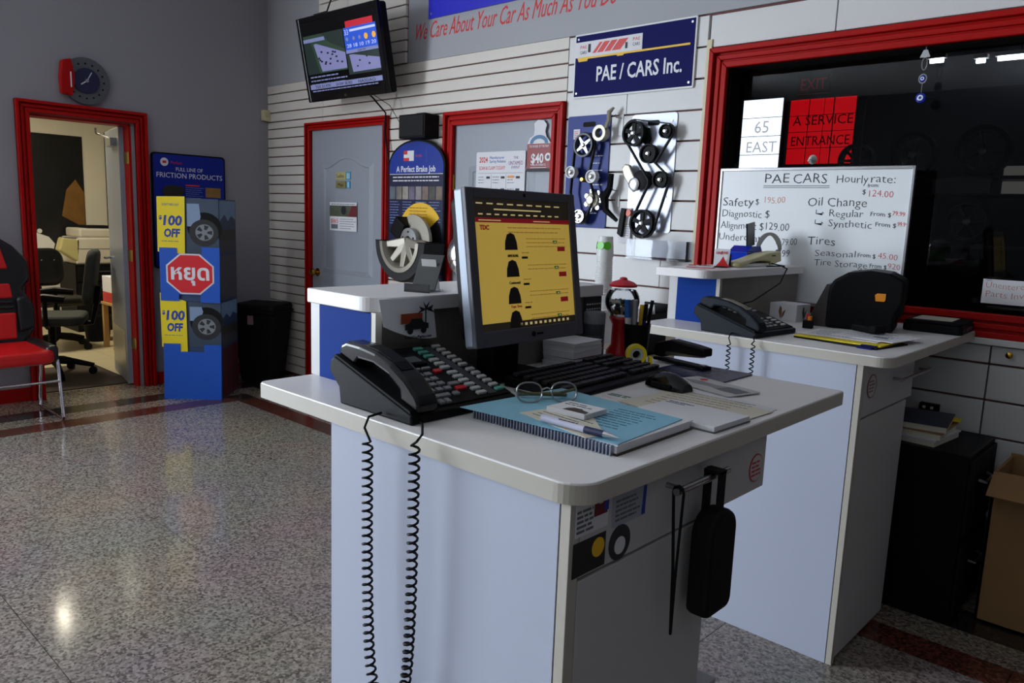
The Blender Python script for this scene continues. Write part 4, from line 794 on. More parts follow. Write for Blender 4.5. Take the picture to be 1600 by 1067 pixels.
for i in range(5): P('stud_hole', MB(R0 @ Matrix.Rotation(.3+2*PI*i/5, 4, 'Z')).cyl((.058, 0, .150), (.058, 0, .1535), .007, n=10), black_m, bk)
P('caliper', MB(R0 @ Matrix.Rotation(2.55, 4, 'Z')).box((.08, -.065, .03), (.20, .065, .16)), black_p, bk, bev=.014)
# ---- posted calendar and hanging tag on the far door
cl = wallthing('posted_calendar', 'white 2024 rebate calendar sheet posted on the grey door', 'poster', 2.613, 1.40, -.0225)
P('sheet', MB().prism(rrect(0, 0, .43, .46, .012), 0, .0014), paper, cl); P('year', MB().text('2024', .046, (.028, .395, .0014), width=.075, bold=.001), ink_r, cl); P('heading', MB().text('Manufacturer', .024, (.12, .415, .0014)).text('Spring Rebates', .024, (.12, .392, .0014)), ink_b, cl); P('claim', MB().text('SCAN & CLAIM TODAY!', .032, (.028, .348, .0014), width=.23), ink_r, cl)
P('badge', MB().text('THE', .022, (.35, .412, .0014), align='CENTER').text('UNTAMED', .034, (.35, .375, .0014), align='CENTER', width=.12).text('EVENT', .024, (.35, .352, .0014), align='CENTER'), mat('violet_ink', (130, 60, 130), .6), cl)
P('rules', MB().box((.02, .325, .0014), (.41, .327, .0019)).box((.14, .02, .0014), (.142, .32, .0019)).box((.27, .02, .0014), (.272, .32, .0019)), ink_g, cl)
for i in range(3):
    for j in range(4): P('cell_text', lines(MB(), .022+.13*i, .085+.13*i, .30-.075*j, 3, .018, .007, .0014), ink_g, cl); P('cell_tag', MB().box((.095+.13*i, .292-.075*j, .0014), (.128+.13*i, .306-.075*j, .002)), ink, cl)
P('orange_mark', MB().box((.285, .295, .0014), (.335, .31, .0022)), orange_p, cl)
tg = wallthing('rebate_tag', 'red card tag reading $40 hung over the grey door', 'sign', 3.058, 1.731, -.026)
P('card', MB().box((0, 0, 0), (.188, .165, .003)), mat('deep_red_card', (136, 18, 26), .45, var=.15), tg); P('price', MB().text('$40', .078, (.035, .052, .003), width=.10, bold=.002), ink_w, tg); P('heading', MB().text('THE POWER OF THE PAW', .022, (.094, .142, .003), align='CENTER', width=.16), ink_w, tg); P('footer', MB().text('MAIL-IN REBATE', .018, (.094, .034, .003), align='CENTER', width=.12).box((.03, .022, .003), (.16, .025, .0036)), ink_w, tg)
P('tire_badge', MB().prism(disc(.17, .085, .024), .003, .0045), white_p, tg); P('tire_badge_ring', MB().prism(disc(.17, .085, .012), .0045, .0052), ink_g, tg); P('footer_bar', MB().box((.0, .0, .003), (.188, .018, .0036)), ink, tg)
P('cutout_top', MB().prism([(0, .165), (.188, .165), (.15, .205), (.14, .235), (.15, .275), (.125, .30), (.08, .305), (.05, .285), (.055, .25), (.05, .215), (.02, .20)], 0, .003), paper, tg); P('blue_arch', MB().prism([(.094+.072*math.cos(a), .166+.05*math.sin(a)) for a in [PI*i/14 for i in range(15)]]+[(.094+.048*math.cos(a), .166+.028*math.sin(a)) for a in [PI-PI*i/14 for i in range(15)]], .003, .0045), mat('steel_blue_print', (60, 110, 150), .5), tg)
# ---- belt displays
def pulley(par, x, y, r, z, m, kind='solid', d=.035):
    M0 = Matrix.Translation((x, y, 0)); t = P('pulley', MB(M0).lathe([(r*.78, z-d/2), (r, z-d/2), (r*.96, z), (r, z+d/2), (r*.86, z+d/2), (r*.78, z+d/2-.008)], 26, closed=True), m, par, smooth=True)
    if kind == 'spoke':
        for i in range(5): P('spoke', MB(M0 @ Matrix.Rotation(2*PI*i/5+.3, 4, 'Z')).prism([(.0, -.009), (r*.82, -.012), (r*.82, .012), (.0, .009)], z, z+.010), m, t)
    elif kind == 'star':
        for i in range(4): P('spoke', MB(M0 @ Matrix.Rotation(PI/2*i+.6, 4, 'Z')).prism([(.0, -.012), (r*.85, -.005), (r*.85, .005), (.0, .012)], z+.004, z+.012), steel, t)
    else: P('web', MB(M0).cyl((0, 0, z-.008), (0, 0, z+.006), r*.8, n=24), m, t, smooth=True)
    P('bolt', MB(M0).lathe([(.014, z), (.014, z+.014), (.006, z+.022)], 12), chrome, t, smooth=True); P('axle', MB(M0).cyl((0, 0, .004), (0, 0, z), .012, n=10), steel, t)
    return t
def belt(par, circ, z, w=.020):
    pts = []                                         # convex-ish loop around listed (x, y, r, a0, a1) arcs
    for x, y, r, a0, a1 in circ: pts += [(x+r*math.cos(a0+(a1-a0)*i/8), y+r*math.sin(a0+(a1-a0)*i/8)) for i in range(9)]
    n = len(pts); mb = MB(); vs = []
    for i, p in enumerate(pts):
        q, s_ = pts[i-1], pts[(i+1) % n]; tx, ty = s_[0]-q[0], s_[1]-q[1]; L_ = math.hypot(tx, ty) or 1; nx, ny = ty/L_, -tx/L_
        for (k_, zz) in ((0, z-w/2), (.006, z-w/2), (.006, z+w/2), (0, z+w/2)): vs.append((p[0]+nx*k_, p[1]+ny*k_, zz))
    mb.add(vs, [(i*4+j, i*4+(j+1) % 4, ((i+1) % n)*4+(j+1) % 4, ((i+1) % n)*4+j) for i in range(n) for j in range(4)]); return P('belt', mb, rubber, par)
def shifted(l, ox, oy): return [(x-ox, y-oy)+tuple(r) for x, y, *r in l]
b1 = wallthing('belt_display', 'blue timing belt display panel with silver pulleys on the slatwall', 'display board', 3.372, 1.41, -.023)
ox, oz = 3.372, 1.41
P('panel', MB().prism(rrect(0, 0, .302, .628, .012), 0, .006), mat('blue_anodised', (34, 48, 112), .4, .1, var=.25, scale=4, spec=.2), b1); P('handle_slot', MB().prism(rrect(.11, .565, .20, .592, .012), .006, .0066), black_m, b1); P('print', lines(MB(), .19, .27, .40, 9, .04, .008, .006), ink_w, b1); P('price_tag', MB().box((.045, .50, .006), (.09, .555, .0072)), paper, b1); P('tag_print', lines(MB(), .05, .085, .54, 4, .011, .006, .0072), ink_r, b1)
pulley(b1, .166, .458, .066, .055, dgrey_p, 'star'); pulley(b1, .083, .310, .034, .055, white_p); pulley(b1, .232, .284, .036, .055, white_p); pulley(b1, .159, .062, .038, .055, steel, 'spoke')
P('small_idler', MB(Matrix.Translation((.155, .27, 0))).lathe([(.014, 0), (.014, .05), (.010, .055)], 16), brass, b1, smooth=True)
pm = P('water_pump', MB(Matrix.Translation((.228, .155, 0))).lathe([(.045, .0), (.05, .02), (.042, .045), (.022, .05), (.022, .065)], 9), alu, b1)
for i in range(7): P('pump_lobe', MB(Matrix.Translation((.228, .155, 0)) @ Matrix.Rotation(2*PI*i/7, 4, 'Z')).cyl((.052, 0, .004), (.052, 0, .034), .014, n=10), steel, pm, smooth=True)
P('tensioner_ring', MB(Matrix.Translation((.272, .52, 0))).lathe([(.026, .03), (.044, .03), (.044, .07), (.026, .07)], 24, closed=True), alu, b1, smooth=True); P('tensioner_arm', MB().tube([(.306, .545, .055), (.325, .59, .055), (.322, .63, .052), (.345, .655, .04)], [.012, .012, .014, .006], 8), alu, b1, smooth=True)
P('black_bracket', MB().tube([(.36, .30, .05), (.352, .22, .05), (.318, .17, .05), (.335, .10, .05), (.41, .045, .045)], [.015, .018, .026, .018, .010], 8), black_p, b1, smooth=True)
belt(b1, [(.166, .458, .068, -.1, PI+.1), (.10, .20, .02, PI, PI+.3), (.159, .062, .04, PI, 2*PI), (.235, .17, .012, -.6, .2), (.205, .285, .008, PI-.6, PI-.9)], .050)
b2 = wallthing('belt_display', 'silver drive belt display panel with black pulleys on the slatwall', 'display board', 3.818, 1.40, -.023)
P('panel', MB().prism(rrect(0, 0, .28, .622, .018), 0, .005), silver_f, b2); P('handle_slot', MB().prism(rrect(.10, .560, .175, .588, .012), .005, .0056), black_m, b2)
for x, y in ((.03, .58), (.25, .58), (.03, .03), (.245, .03), (.24, .19)): P('rivet', MB().cyl((x, y, .005), (x, y, .009), .006, n=10), steel, b2, smooth=True)
pulley(b2, .052, .518, .068, .055, black_p, 'spoke'); pulley(b2, .250, .520, .036, .055, black_p); pulley(b2, .152, .410, .050, .055, black_p); pulley(b2, .236, .275, .044, .055, black_p); pulley(b2, .138, .046, .074, .055, black_p, 'spoke')
P('tensioner_arm', MB().prism([(.0, .36), (-.02, .335), (.0, .29), (.06, .21), (.10, .235), (.045, .33), (.03, .355)], .03, .055), alu, b2, bev=.006); P('tensioner_cap', MB(Matrix.Translation((.072, .252, 0))).lathe([(.034, .03), (.034, .062), (.018, .068), (.008, .066)], 18), steel, b2, smooth=True); P('tensioner_body', MB(Matrix.Translation((.105, .275, 0))).lathe([(.05, .005), (.052, .05), (.03, .055)], 20), black_p, b2, smooth=True)
P('arm_plate', MB().prism([(.08, .55), (.12, .55), (.135, .49), (.12, .45), (.09, .47)], .01, .03), black_p, b2, bev=.005)
belt(b2, [(.052, .518, .070, PI*.5, PI*1.05), (.11, .26, .05, .4, -.3), (.138, .046, .076, PI, 2*PI), (.236, .275, .046, -.4, .2), (.200, .36, .01, PI, PI-.4), (.250, .520, .038, -.3, PI*.5)], .050)
ah = wallthing('acrylic_pocket', 'clear acrylic brochure pocket under the belt panels', 'holder', 3.856, 1.255, -.023); P('front', MB().box((0, 0, .045), (.375, .105, .048)), clear, ah); P('bottom', MB().box((0, 0, 0), (.375, .003, .048)), clear, ah); P('side', MB().box((0, 0, 0), (.003, .105, .048)).box((.372, 0, 0), (.375, .105, .048)), clear, ah)
wr = wallthing('wiper_pack', 'white blister pack with a black part hanging by the belt panels', 'package', 3.778, 1.335, -.033); P('card', MB().box((0, 0, 0), (.075, .19, .004)), paper, wr); P('black_part', MB().prism([(.0, .05), (.03, .03), (.05, .185), (.02, .19)], .004, .026), black_p, wr, bev=.003); P('orange_part', MB().prism(disc(.062, .165, .018), .004, .018), mat('orange_plastic', (220, 80, 30), .4), wr); P('print', lines(MB(), .035, .07, .10, 6, .012, .005, .004), ink_g, wr)
for x, z, l in ((3.742, 1.99, 'white hang hook with a price clip beside the tensioner arm'), (3.747, 1.60, 'white hang hook with a price clip beside the black bracket')):
    hk = wallthing('peg_hook', l, 'hook', x, z, -.022); P('clip', MB().box((-.014, -.07, 0), (.014, .04, .004)), white_p, hk); P('hook', MB().tube([(0, .02, .004), (0, .02, .05), (0, .035, .06)], .003, 6), steel, hk, smooth=True)
# ---- whiteboard
wd = root('whiteboard', 'white dry-erase price board with handwritten service prices', 'whiteboard', (4.394, -.062, 1.102), rot=FB)
P('surface', MB().box((0, 0, -.012), (.882, .622, .0)), mat('whiteboard_gloss', (242, 245, 247), .25, var=.02, spec=.5), wd); P('rail', MB().box((0, .612, -.012), (.882, .626, .006)).box((0, -.006, -.012), (.882, .010, .008)).box((-.006, -.006, -.012), (.006, .626, .006)).box((.876, -.006, -.012), (.888, .626, .006)), steel, wd, bev=.002)
for x in (.06, .83): P('hanger', MB().box((x, .62, -.008), (x+.02, .65, -.002)), clear, wd)
hw = random.Random(21)
def hand(mb, s_, size, x, y, width=None, sq=1):
    c_ = x
    if width: sq = 1
    t_ = MB(); t_.text(s_, size, (0, 0, 0), width=width, thick=.0005, bold=-.0006 if size > .03 else 0, squash=sq); 
    mb.add([(x+v[0], y+v[1]+.0025*math.sin(v[0]*55+x*9), v[2]+.0006) for v in t_.v], t_.f)
m_k = mat('marker_black', (46, 48, 54), .6, var=.3, scale=40); m_r = mat('marker_red', (210, 60, 54), .6, var=.2); m_o = mat('marker_orange', (226, 140, 100), .6)
def hl(m_, s_, x, y, sz, w_=None):
    k_ = MB(); hand(k_, s_, sz, x, y, w_); P('handwriting', k_, m_, wd)
for s_, x, y, sz, w_ in (('PAE', .228, .555, .062, .118), ('CARS', .366, .555, .062, .155), ('Hourly', .565, .555, .05, .135), ('rate:', .712, .555, .05, .10), ('from:', .70, .535, .022, None), ('$', .68, .505, .03, None), ('Safety', .02, .445, .058, .16), ('$', .187, .452, .04, None), ('Diagnostic $', .02, .392, .05, .245), ('Alignment $129.00', .016, .335, .05, .35), ('Undercoat', .012, .278, .05, .22), ('$ 79.00', .31, .268, .046, .10), ('$ 99', .31, .215, .046, .07), ('Oil Change', .445, .452, .056, .26), ('\u21b3 Regular', .485, .405, .046, .21), ('From $', .725, .412, .026, .085), ('\u21b3 Synthetic', .485, .36, .046, .25), ('From $', .75, .368, .026, .085), ('Tires', .46, .278, .054, .125), ('Seasonal', .50, .228, .042, .18), ('From $', .69, .232, .026, .075), ('Tire Storage', .50, .185, .042, .235), ('From $', .745, .188, .026, .07)): hl(m_k, s_, x, y, sz, w_)
for s_, x, y, sz, w_ in (('124.00', .71, .495, .04, .10), ('79.99', .815, .415, .026, .05), ('99.99', .84, .37, .026, .04), ('45.00', .775, .230, .036, .08), ('920', .82, .188, .034, .05)): hl(m_r, s_, x, y, sz, w_)
hl(m_o, '195.00', .235, .462, .042, .10)
for y in (.541, .533): P('underline', MB().box((.222, y, 0), (.535, y+.0025, .001)), m_k, wd)
# ---- things on the window
ev = root('bead_charm', 'blue eye bead charm hanging on the window glass', 'charm', (5.252, -.0, 2.0), rot=FB)
P('chain', MB().tube([(0, .215, .012), (0, .175, .012)], .002, 6).tube([(.010*math.cos(a), .145+.025*math.sin(a), .012) for a in [2*PI*i/16 for i in range(16)]], .002, 6, closed=True).tube([(.014*math.cos(a), .085+.018*math.sin(a), .012) for a in [2*PI*i/16 for i in range(16)]], .003, 6, closed=True).tube([(0, .07, .012), (0, .03, .012)], .002, 6), steel, ev, smooth=True); P('filigree', MB().prism([(-.02, .17), (.02, .17), (.008, .20), (-.008, .20)], .008, .016), steel, ev)
for y, r in ((.085, .014), (.008, .021)): q = P('eye_bead', MB(Matrix.Translation((0, y, .008))).lathe([(r, 0), (r*.95, .006), (r*.6, .010), (.001, .011)], 20), mat('cobalt_glass', (20, 40, 150), .12), ev, smooth=True); P('white_ring', MB(Matrix.Translation((0, y, .008))).cyl((0, 0, .009), (0, 0, .0115), r*.55, n=16), ink_w, q); P('pupil', MB(Matrix.Translation((0, y, .008))).cyl((0, 0, .011), (0, 0, .0125), r*.28, n=12), ink_b, q)
P('suction_hook', MB().cyl((0, .204, -.0995), (0, .204, .014), .006, n=12), clear, ev)
wh = root('suction_hook', 'small clear suction hook stuck on the window above the whiteboard', 'hook', (4.775, .0, 1.775), rot=FB); P('cup', MB().lathe([(.022, -.098), (.012, -.08), (.006, -.07)], 16), white_p, wh, smooth=True); P('hook', MB().tube([(0, 0, -.075), (0, 0, -.06), (0, -.012, -.055), (0, -.01, -.045)], .003, 6), white_p, wh, smooth=True)
ui = root('parts_notice', 'white paper notice with orange handwritten parts inventory words', 'sign', (5.568, -.002, 1.178), rot=FB); P('sheet', MB().box((0, 0, 0), (.24, .098, .001)), paper, ui); k4 = MB(); hand(k4, 'Unentered', .036, .012, .062, .15); hand(k4, 'Parts Invoices', .036, .015, .026, .21); P('handwriting', k4, mat('marker_rust', (190, 96, 60), .6), ui)
P('tape', MB().box((.01, .09, .001), (.03, .11, .0015)).box((.21, .09, .001), (.23, .11, .0015)).box((0, .098, -.098), (.24, .100, .0)), clear, ui)
# ---- sensor in the corner
sn = root('motion_sensor', 'beige motion sensor box in the wall corner', 'sensor', (.0, -.0525, 2.195), rot=FL); P('case', MB().prism(rrect(-.035, 0, .03, .092, .008), .0, .045), beige_p, sn, bev=.004); P('lens', MB().box((-.018, .03, .045), (.014, .07, .048)), mat('sensor_lens', (190, 180, 130), .3), sn, bev=.001)

# ================================================================== SECOND COUNTER THINGS
R2 = 1.279
tm = root('card_terminal', 'cream plastic terminal with a curved body on the far riser ledge', 'terminal', (4.765, -.40, R2), rz=PI/2)
P('body', MB().side([(-.035, .004), (-.03, .055), (.0, .062), (.035, .058), (.035, .010), (.030, .0)], -.17, .13) if False else MB(Matrix.Rotation(PI/2, 4, 'Z') @ Matrix.Identity(4)).side([(.20, .0), (.20, .020), (.10, .032), (-.06, .058), (-.19, .066), (-.20, .020), (-.11, .006), (-.085, .022), (.0, .026), (.10, .018), (.165, .0)], -.035, .035), cream_p, tm, bev=.006)
P('base_tray', MB().box((-.10, -.03, 0), (.17, .03, .012)) if False else MB().box((-.165, -.03, 0), (.085, .03, .014)), white_p, tm, bev=.004); P('vent_slot', MB().box((.095, -.0362, .044), (.13, -.0352, .049)), ink, tm)
P('cable', WB(tm).tube([(4.80, -.30, R2+.012), (4.85, -.33, R2+.008), (4.885, -.36, R2+.007)], .003, 6), black_p, tm, smooth=True)
tm.rotation_euler = (0, 0, PI/2)
rl = root('tape_ring', 'wide grey cardboard ring standing on the far riser ledge', 'roll', (4.72, -.17, R2), rz=.35)
o_ = [(.055*math.sin(a)*(1-.25*max(0, math.cos(a))), .074-.074*math.cos(a)) for a in [2*PI*i/28 for i in range(28)]]; i_ = [(.042*math.sin(a)*(1-.35*max(0, -math.cos(a))), .074-.060*math.cos(a)) for a in [2*PI*i/28 for i in range(28)]]
mb = MB(Matrix(((1,0,0,0),(0,0,1,0),(0,1,0,0),(0,0,0,1)))); n = 28
mb.add([(x, z, -.024) for x, z in o_]+[(x, z, .024) for x, z in o_]+[(x, z, -.024) for x, z in i_]+[(x, z, .024) for x, z in i_], [(k, (k+1) % n, n+(k+1) % n, n+k) for k in range(n)]+[(2*n+k, 3*n+k, 3*n+(k+1) % n, 2*n+(k+1) % n) for k in range(n)]+[(k, 2*n+k, 2*n+(k+1) % n, (k+1) % n) for k in range(n)]+[(n+k, n+(k+1) % n, 3*n+(k+1) % n, 3*n+k) for k in range(n)])
P('ring', mb, mat('grey_ring', (120, 116, 112), .6), rl); P('inner_lining', MB().box((-.012, -.023, .0), (.012, .023, .012)), tan, rl)
bb_ = root('blue_dispenser', 'glossy blue leaflet box on the far riser ledge', 'box', (4.685, -.33, R2))
P('box', MB().prism([(-.045, -.075), (.045, -.075), (.045, .075), (-.045, .075)], 0, .060), mat('glossy_blue', (10, 50, 170), .12), bb_, bev=.004); P('sloped_top', MB().side([(-.075, .060), (.075, .060), (.055, .085), (-.03, .085)], -.045, .045), MATS['glossy_blue'], bb_, bev=.003)
tb_ = root('tablet_plate', 'upright smoked plastic plate standing in the blue leaflet box', 'tablet', (4.705, -.325, R2+.084), rz=0)
P('plate', MB(Matrix.Rotation(.16, 4, 'X')).box((-.003, -.036, .0), (.003, .034, .105)), smoke, tb_, bev=.001); P('edge', MB(Matrix.Rotation(.16, 4, 'X')).box((-.0035, -.0375, .0), (.0035, -.036, .106)), black_p, tb_)
ch = root('business_card_holder', 'black wire holder with white business cards on the far riser ledge', 'holder', (4.745, -.66, R2), rz=.3)
P('holder', MB().box((-.03, -.05, 0), (.03, .05, .005)).box((-.03, .046, 0), (.03, .05, .055)), black_p, ch, bev=.001)
for i in range(2): P('card', MB(Matrix.Translation((0, -.03+.035*i, .005)) @ Matrix.Rotation(-.25, 4, 'X') @ Matrix.Rotation(.08*i, 4, 'Z')).box((-.028, 0, 0), (.028, .0015, .072)), paper, ch)
P('card_text', MB(Matrix.Translation((.0, -.032, .005)) @ Matrix.Rotation(-.25, 4, 'X') @ Matrix.Rotation(PI/2, 4, 'X')).text('PAE', .016, (-.022, .050, .0008)).text('PAE', .016, (.0, .052, .0008)), ink_r, ch); P('red_flap', MB(Matrix.Translation((.012, -.034, .004)) @ Matrix.Rotation(PI/2, 4, 'X')).prism([(-.03, 0), (.03, 0), (.012, .018), (0, .042), (-.014, .018)], 0, .002), red_p, ch)
ct = root('flyer_stack', 'small stack of red and white flyers on the far riser corner', 'flyers', (4.73, -.80, R2), rz=.25)
for i in range(3): P('flyer', MB(Matrix.Rotation(.12*i, 4, 'Z')).box((-.05, -.035, .003*i), (.05, .035, .003*i+.0025)), paper if i else red_p, ct)
P('red_band', MB(Matrix.Rotation(.24, 4, 'Z')).box((-.05, -.035, .0085), (-.02, .035, .0092)), ink_r, ct); P('print', lines(MB(Matrix.Rotation(.24, 4, 'Z')), -.01, .045, .02, 4, .012, .006, .0085), ink, ct)
wx = root('tissue_box', 'small white box with brown feather prints beside the far phone', 'box', (4.955, -.425, H), rz=-.12)
P('box', MB().box((-.062, -.055, 0), (.062, .055, .072)), paper, wx, bev=.002)
def feather(F, m): P('feather_print', MB(F).prism([(0, 0), (.006, .02), (.004, .045), (-.004, .055), (-.010, .03)], 0, .0006).prism([(.002, .0), (.014, .012), (.022, .04), (.010, .030)], 0, .0006), m, wx)
feather(Matrix.Translation((-.01, -.0552, .008)) @ Matrix.Rotation(PI/2, 4, 'X'), mat('feather_brown', (130, 90, 70), .6)); feather(Matrix.Translation((.0622, .0, .008)) @ FL.to_4x4(), mat('feather_dark', (70, 56, 50), .6))
lb = root('label_printer', 'bulky black label printer with an orange badge before the whiteboard', 'printer', (5.235, -.40, H), rz=.22)
o_ = [(-.115, 0), (.13, 0), (.13, .055), (.155, .12), (.155, .20), (.10, .228), (.03, .235), (-.05, .222), (-.10, .19), (-.115, .15)]
P('shell', MB(Matrix(((1,0,0,0),(0,0,1,0),(0,1,0,0),(0,0,0,1)))).prism(o_, -.11, .11), black_p, lb, bev=.012, seg=3); P('front_recess', MB().box((.118, -.08, .06), (.150, .08, .115)), black_m, lb, bev=.004)
P('badge', MB(Matrix.Translation((.075, -.1115, .135)) @ Matrix.Rotation(PI/2, 4, 'X')).prism([(-.016, -.015), (.014, -.015), (.018, -.010), (.018, .015), (-.012, .015), (-.020, .008)], 0, .002), orange_p, lb); P('feed_tray', MB(Matrix.Rotation(PI/2, 4, 'Z')).side([(.11, .0), (.185, .0), (.19, .008), (.125, .17), (.113, .17)], -.09, .09), mat('brown_smoke', (52, 44, 42), .3), lb)
lt_ = root('portable_terminal', 'flat black terminal with a white sheet taped on its lid', 'terminal', (5.466, -.182, H), rz=.05)
P('body', MB().prism(rrect(-.105, -.12, .11, .12, .02), 0, .034), black_p, lt_, bev=.006); P('lid', MB().prism(rrect(-.10, -.115, .105, .115, .02), .034, .046), black_m, lt_, bev=.004); P('sheet', MB().box((-.08, -.07, .046), (.06, .09, .047)), paper_c, lt_); P('latch', MB().box((.106, -.05, .012), (.114, .05, .026)), dgrey_p, lt_, bev=.002)
# paper heap
for i, (x, y, rz_, w_, h_, z, t_, m_, l_, nm) in enumerate(((5.355, -.84, -.16, .30, .22, 0, .006, black_m, 'black folder at the bottom of the far counter papers', 'folder'), (5.345, -.83, -.05, .30, .21, .006, .004, card_y, 'yellow folder edge showing under the far counter papers', 'folder'), (5.275, -.765, .10, .18, .20, .010, .002, mat('pale_yellow', (220, 210, 120), .7), 'pale yellow sheet among the far counter papers', 'paper'), (5.325, -.79, .02, .27, .20, .012, .002, paper, 'white printed invoice on top of the far counter papers', 'paper'), (5.41, -.73, -.16, .22, .22, .0142, .002, paper, 'white invoice with a dark stamp lying askew on the far counter', 'paper'))):
    t = root('paper_folder' if nm == 'folder' else 'invoice_sheet', l_, nm, (x, y, H+z), rz=rz_, group='papers heaped on the far counter')
    P('sheet', MB().box((-w_/2, -h_/2, 0), (w_/2, h_/2, t_)), m_, t)
    if nm == 'paper' and i > 2: P('print', lines(MB(), -w_/2+.02, w_/2-.03, h_/2-.03, 8, .020, .005, t_), ink_g, t)
    if i == 4: P('stamp', MB().box((.0, -.03, t_), (.05, -.015, t_+.0006)), ink, t)
    if nm == 'folder': P('tab', MB().box((w_/2-.06, -h_/2-.012, 0), (w_/2-.01, -h_/2, t_)), navy, t)
ht = root('handheld_scanner', 'small black handheld device lying on the far invoices', 'device', (5.345, -.655, H+.0162), rz=-.5); P('body', MB().box((-.055, -.022, 0), (.055, .022, .026)), black_p, ht, bev=.008); P('head', MB().box((.04, -.028, .004), (.072, .028, .032)), black_m, ht, bev=.006)
cb = root('clip_cube', 'small black cube holder with an orange cap beside the label printer', 'holder', (5.115, -.62, H), rz=.2); P('cube', MB().box((-.018, -.018, 0), (.018, .018, .032)), black_p, cb, bev=.002); P('orange_cap', MB().cyl((.006, -.004, .03), (.006, -.004, .048), .008, n=12), orange_p, cb, smooth=True); P('red_cap', MB().cyl((-.004, .006, .03), (-.004, .006, .056), .006, n=10), red_p, cb, smooth=True)
# low table between the counter and the wall, with a file rack
lo = root('low_table', 'low tan-topped table behind the far counter', 'table', (4.36, -.50, 0)); P('tabletop', MB().box((-.2, -.42, .85), (.22, .42, .875)), mat('tan_laminate', (150, 130, 112), .5), lo, bev=.003)
for sx in (-.17, .19):
    for sy in (-.39, .39): P('leg', MB().box((sx-.02, sy-.02, 0), (sx+.02, sy+.02, .85)), black_m, lo)
P('back_panel', MB().box((.17, -.3, .3), (.185, .40, .85)), lamface, lo)
fr_ = root('file_rack', 'black desktop file rack with pale folders behind the pens', 'rack', (4.42, -.74, .875), rz=0)
P('frame', MB().box((-.06, -.09, 0), (.06, .12, .012)).box((-.06, -.09, 0), (-.05, .12, .20)).box((.05, -.09, 0), (.06, .12, .18)).box((-.06, .11, 0), (.06, .12, .22)), black_p, fr_, bev=.002)
for i in range(4): P('folder', MB(Matrix.Rotation(.05*i, 4, 'X')).box((-.048, -.07+.042*i, .014), (.048, -.064+.042*i, .205+.008*(i % 2))), paper if i % 2 else mgrey_p, fr_)
yt = root('yellow_cloth', 'dull yellow folded cloth on the low tan table', 'cloth', (4.46, -.50, .875), rz=.3); P('fold', MB().prism(rrect(-.08, -.05, .06, .05, .02), 0, .022), mat('dull_yellow', (150, 128, 60), .9, bump=.3), yt, bev=.008); P('flap', MB(Matrix.Rotation(.12, 4, 'Y')).prism(rrect(-.06, -.045, .08, .045, .02), .014, .026), MATS['dull_yellow'], yt, bev=.005)
# ---- under the window on the right
fc = root('filing_cabinet', 'black two-drawer filing cabinet in the dark under the slat panels', 'cabinet', (5.57, -.30, 0)); P('body', MB().box((-.16, -.20, .0), (.13, .22, .655)), black_p, fc, bev=.004)
for z in (.35, .03): d_ = P('drawer', MB().box((.13, -.185, z), (.142, .205, z+.285)), black_m, fc, bev=.003); P('handle', MB().tube([(.142, -.06, z+.19), (.165, -.05, z+.185), (.165, .06, z+.185), (.142, .07, z+.19)], .006, 8), steel, d_, smooth=True)
for i, (m_, l_) in enumerate(((paper, 'loose paper bundle at the bottom of the pile on the filing cabinet'), (tan, 'brown catalogue under the navy binder on the filing cabinet'), (navy_d, 'navy binder topmost on the filing cabinet'))):
    t = root('binder', l_, 'binder', (5.50, -.33, .655+.028*i), rz=.12*i-.1, group='binders on the filing cabinet'); P('cover', MB().box((-.10, -.13, .022), (.09, .13, .028)), m_, t); P('pages', MB().box((-.095, -.125, 0), (.085, .125, .022)), paper_c, t)
    if i == 2: P('yellow_tab', MB().box((.085, .06, .012), (.115, .12, .016)), card_y, t)
op = root('power_strip', 'black power outlet box on the slat panels above the binders', 'outlet', (5.40, -.022, .705), rot=FB); P('box', MB().box((0, 0, 0), (.075, .03, .03)), black_p, op, bev=.002)
for i in range(2): P('socket', MB().box((.014+.03*i, .008, .03), (.026+.03*i, .02, .031)), white_p, op)
cbx = root('cardboard_box', 'brown open cardboard box on the floor under the slat panels', 'box', (5.96, -.22, 0)); P('walls', MB().box((-.20, -.15, 0), (.20, -.14, .59)).box((-.20, .14, 0), (.20, .15, .60)).box((-.20, -.15, 0), (-.19, .15, .59)).box((.19, -.15, 0), (.20, .15, .59)).box((-.2, -.15, 0), (.2, .15, .01)), tan, cbx); P('flap', MB(Matrix.Translation((0, -.15, .59)) @ Matrix.Rotation(.6, 4, 'X')).box((-.2, -.12, -.004), (.2, 0, .0)), tan, cbx)

# ================================================================== LEFT SIDE THINGS
# ---- rotor clock
ck = root('rotor_clock', 'round metal brake rotor clock with a red caliper above the office door', 'clock', (.0, -1.49, 2.315), rot=FL)
P('disc', MB().lathe([(.085, .01), (.165, .01), (.165, .035), (.085, .035)], 40, closed=True), mat('rotor_grey', (96, 98, 98), .4, .5), ck, smooth=True); P('hat', MB().lathe([(.09, .008), (.09, .05), (.02, .052)], 30), mat('blue_black_face', (24, 26, 60), .3), ck, smooth=True)
for i in range(16): P('vent_hole', MB(Matrix.Rotation(2*PI*i/16, 4, 'Z')).cyl((.122, 0, .035), (.122, 0, .0362), .007, n=10), black_m, ck)
P('hour_hand', MB(Matrix.Rotation(2.2, 4, 'Z')).box((-.004, -.01, .054), (.004, .05, .056)), white_p, ck); P('minute_hand', MB(Matrix.Rotation(-.5, 4, 'Z')).box((-.003, -.01, .056), (.003, .07, .058)), white_p, ck); P('pin', MB().cyl((0, 0, .05), (0, 0, .062), .012), steel, ck)
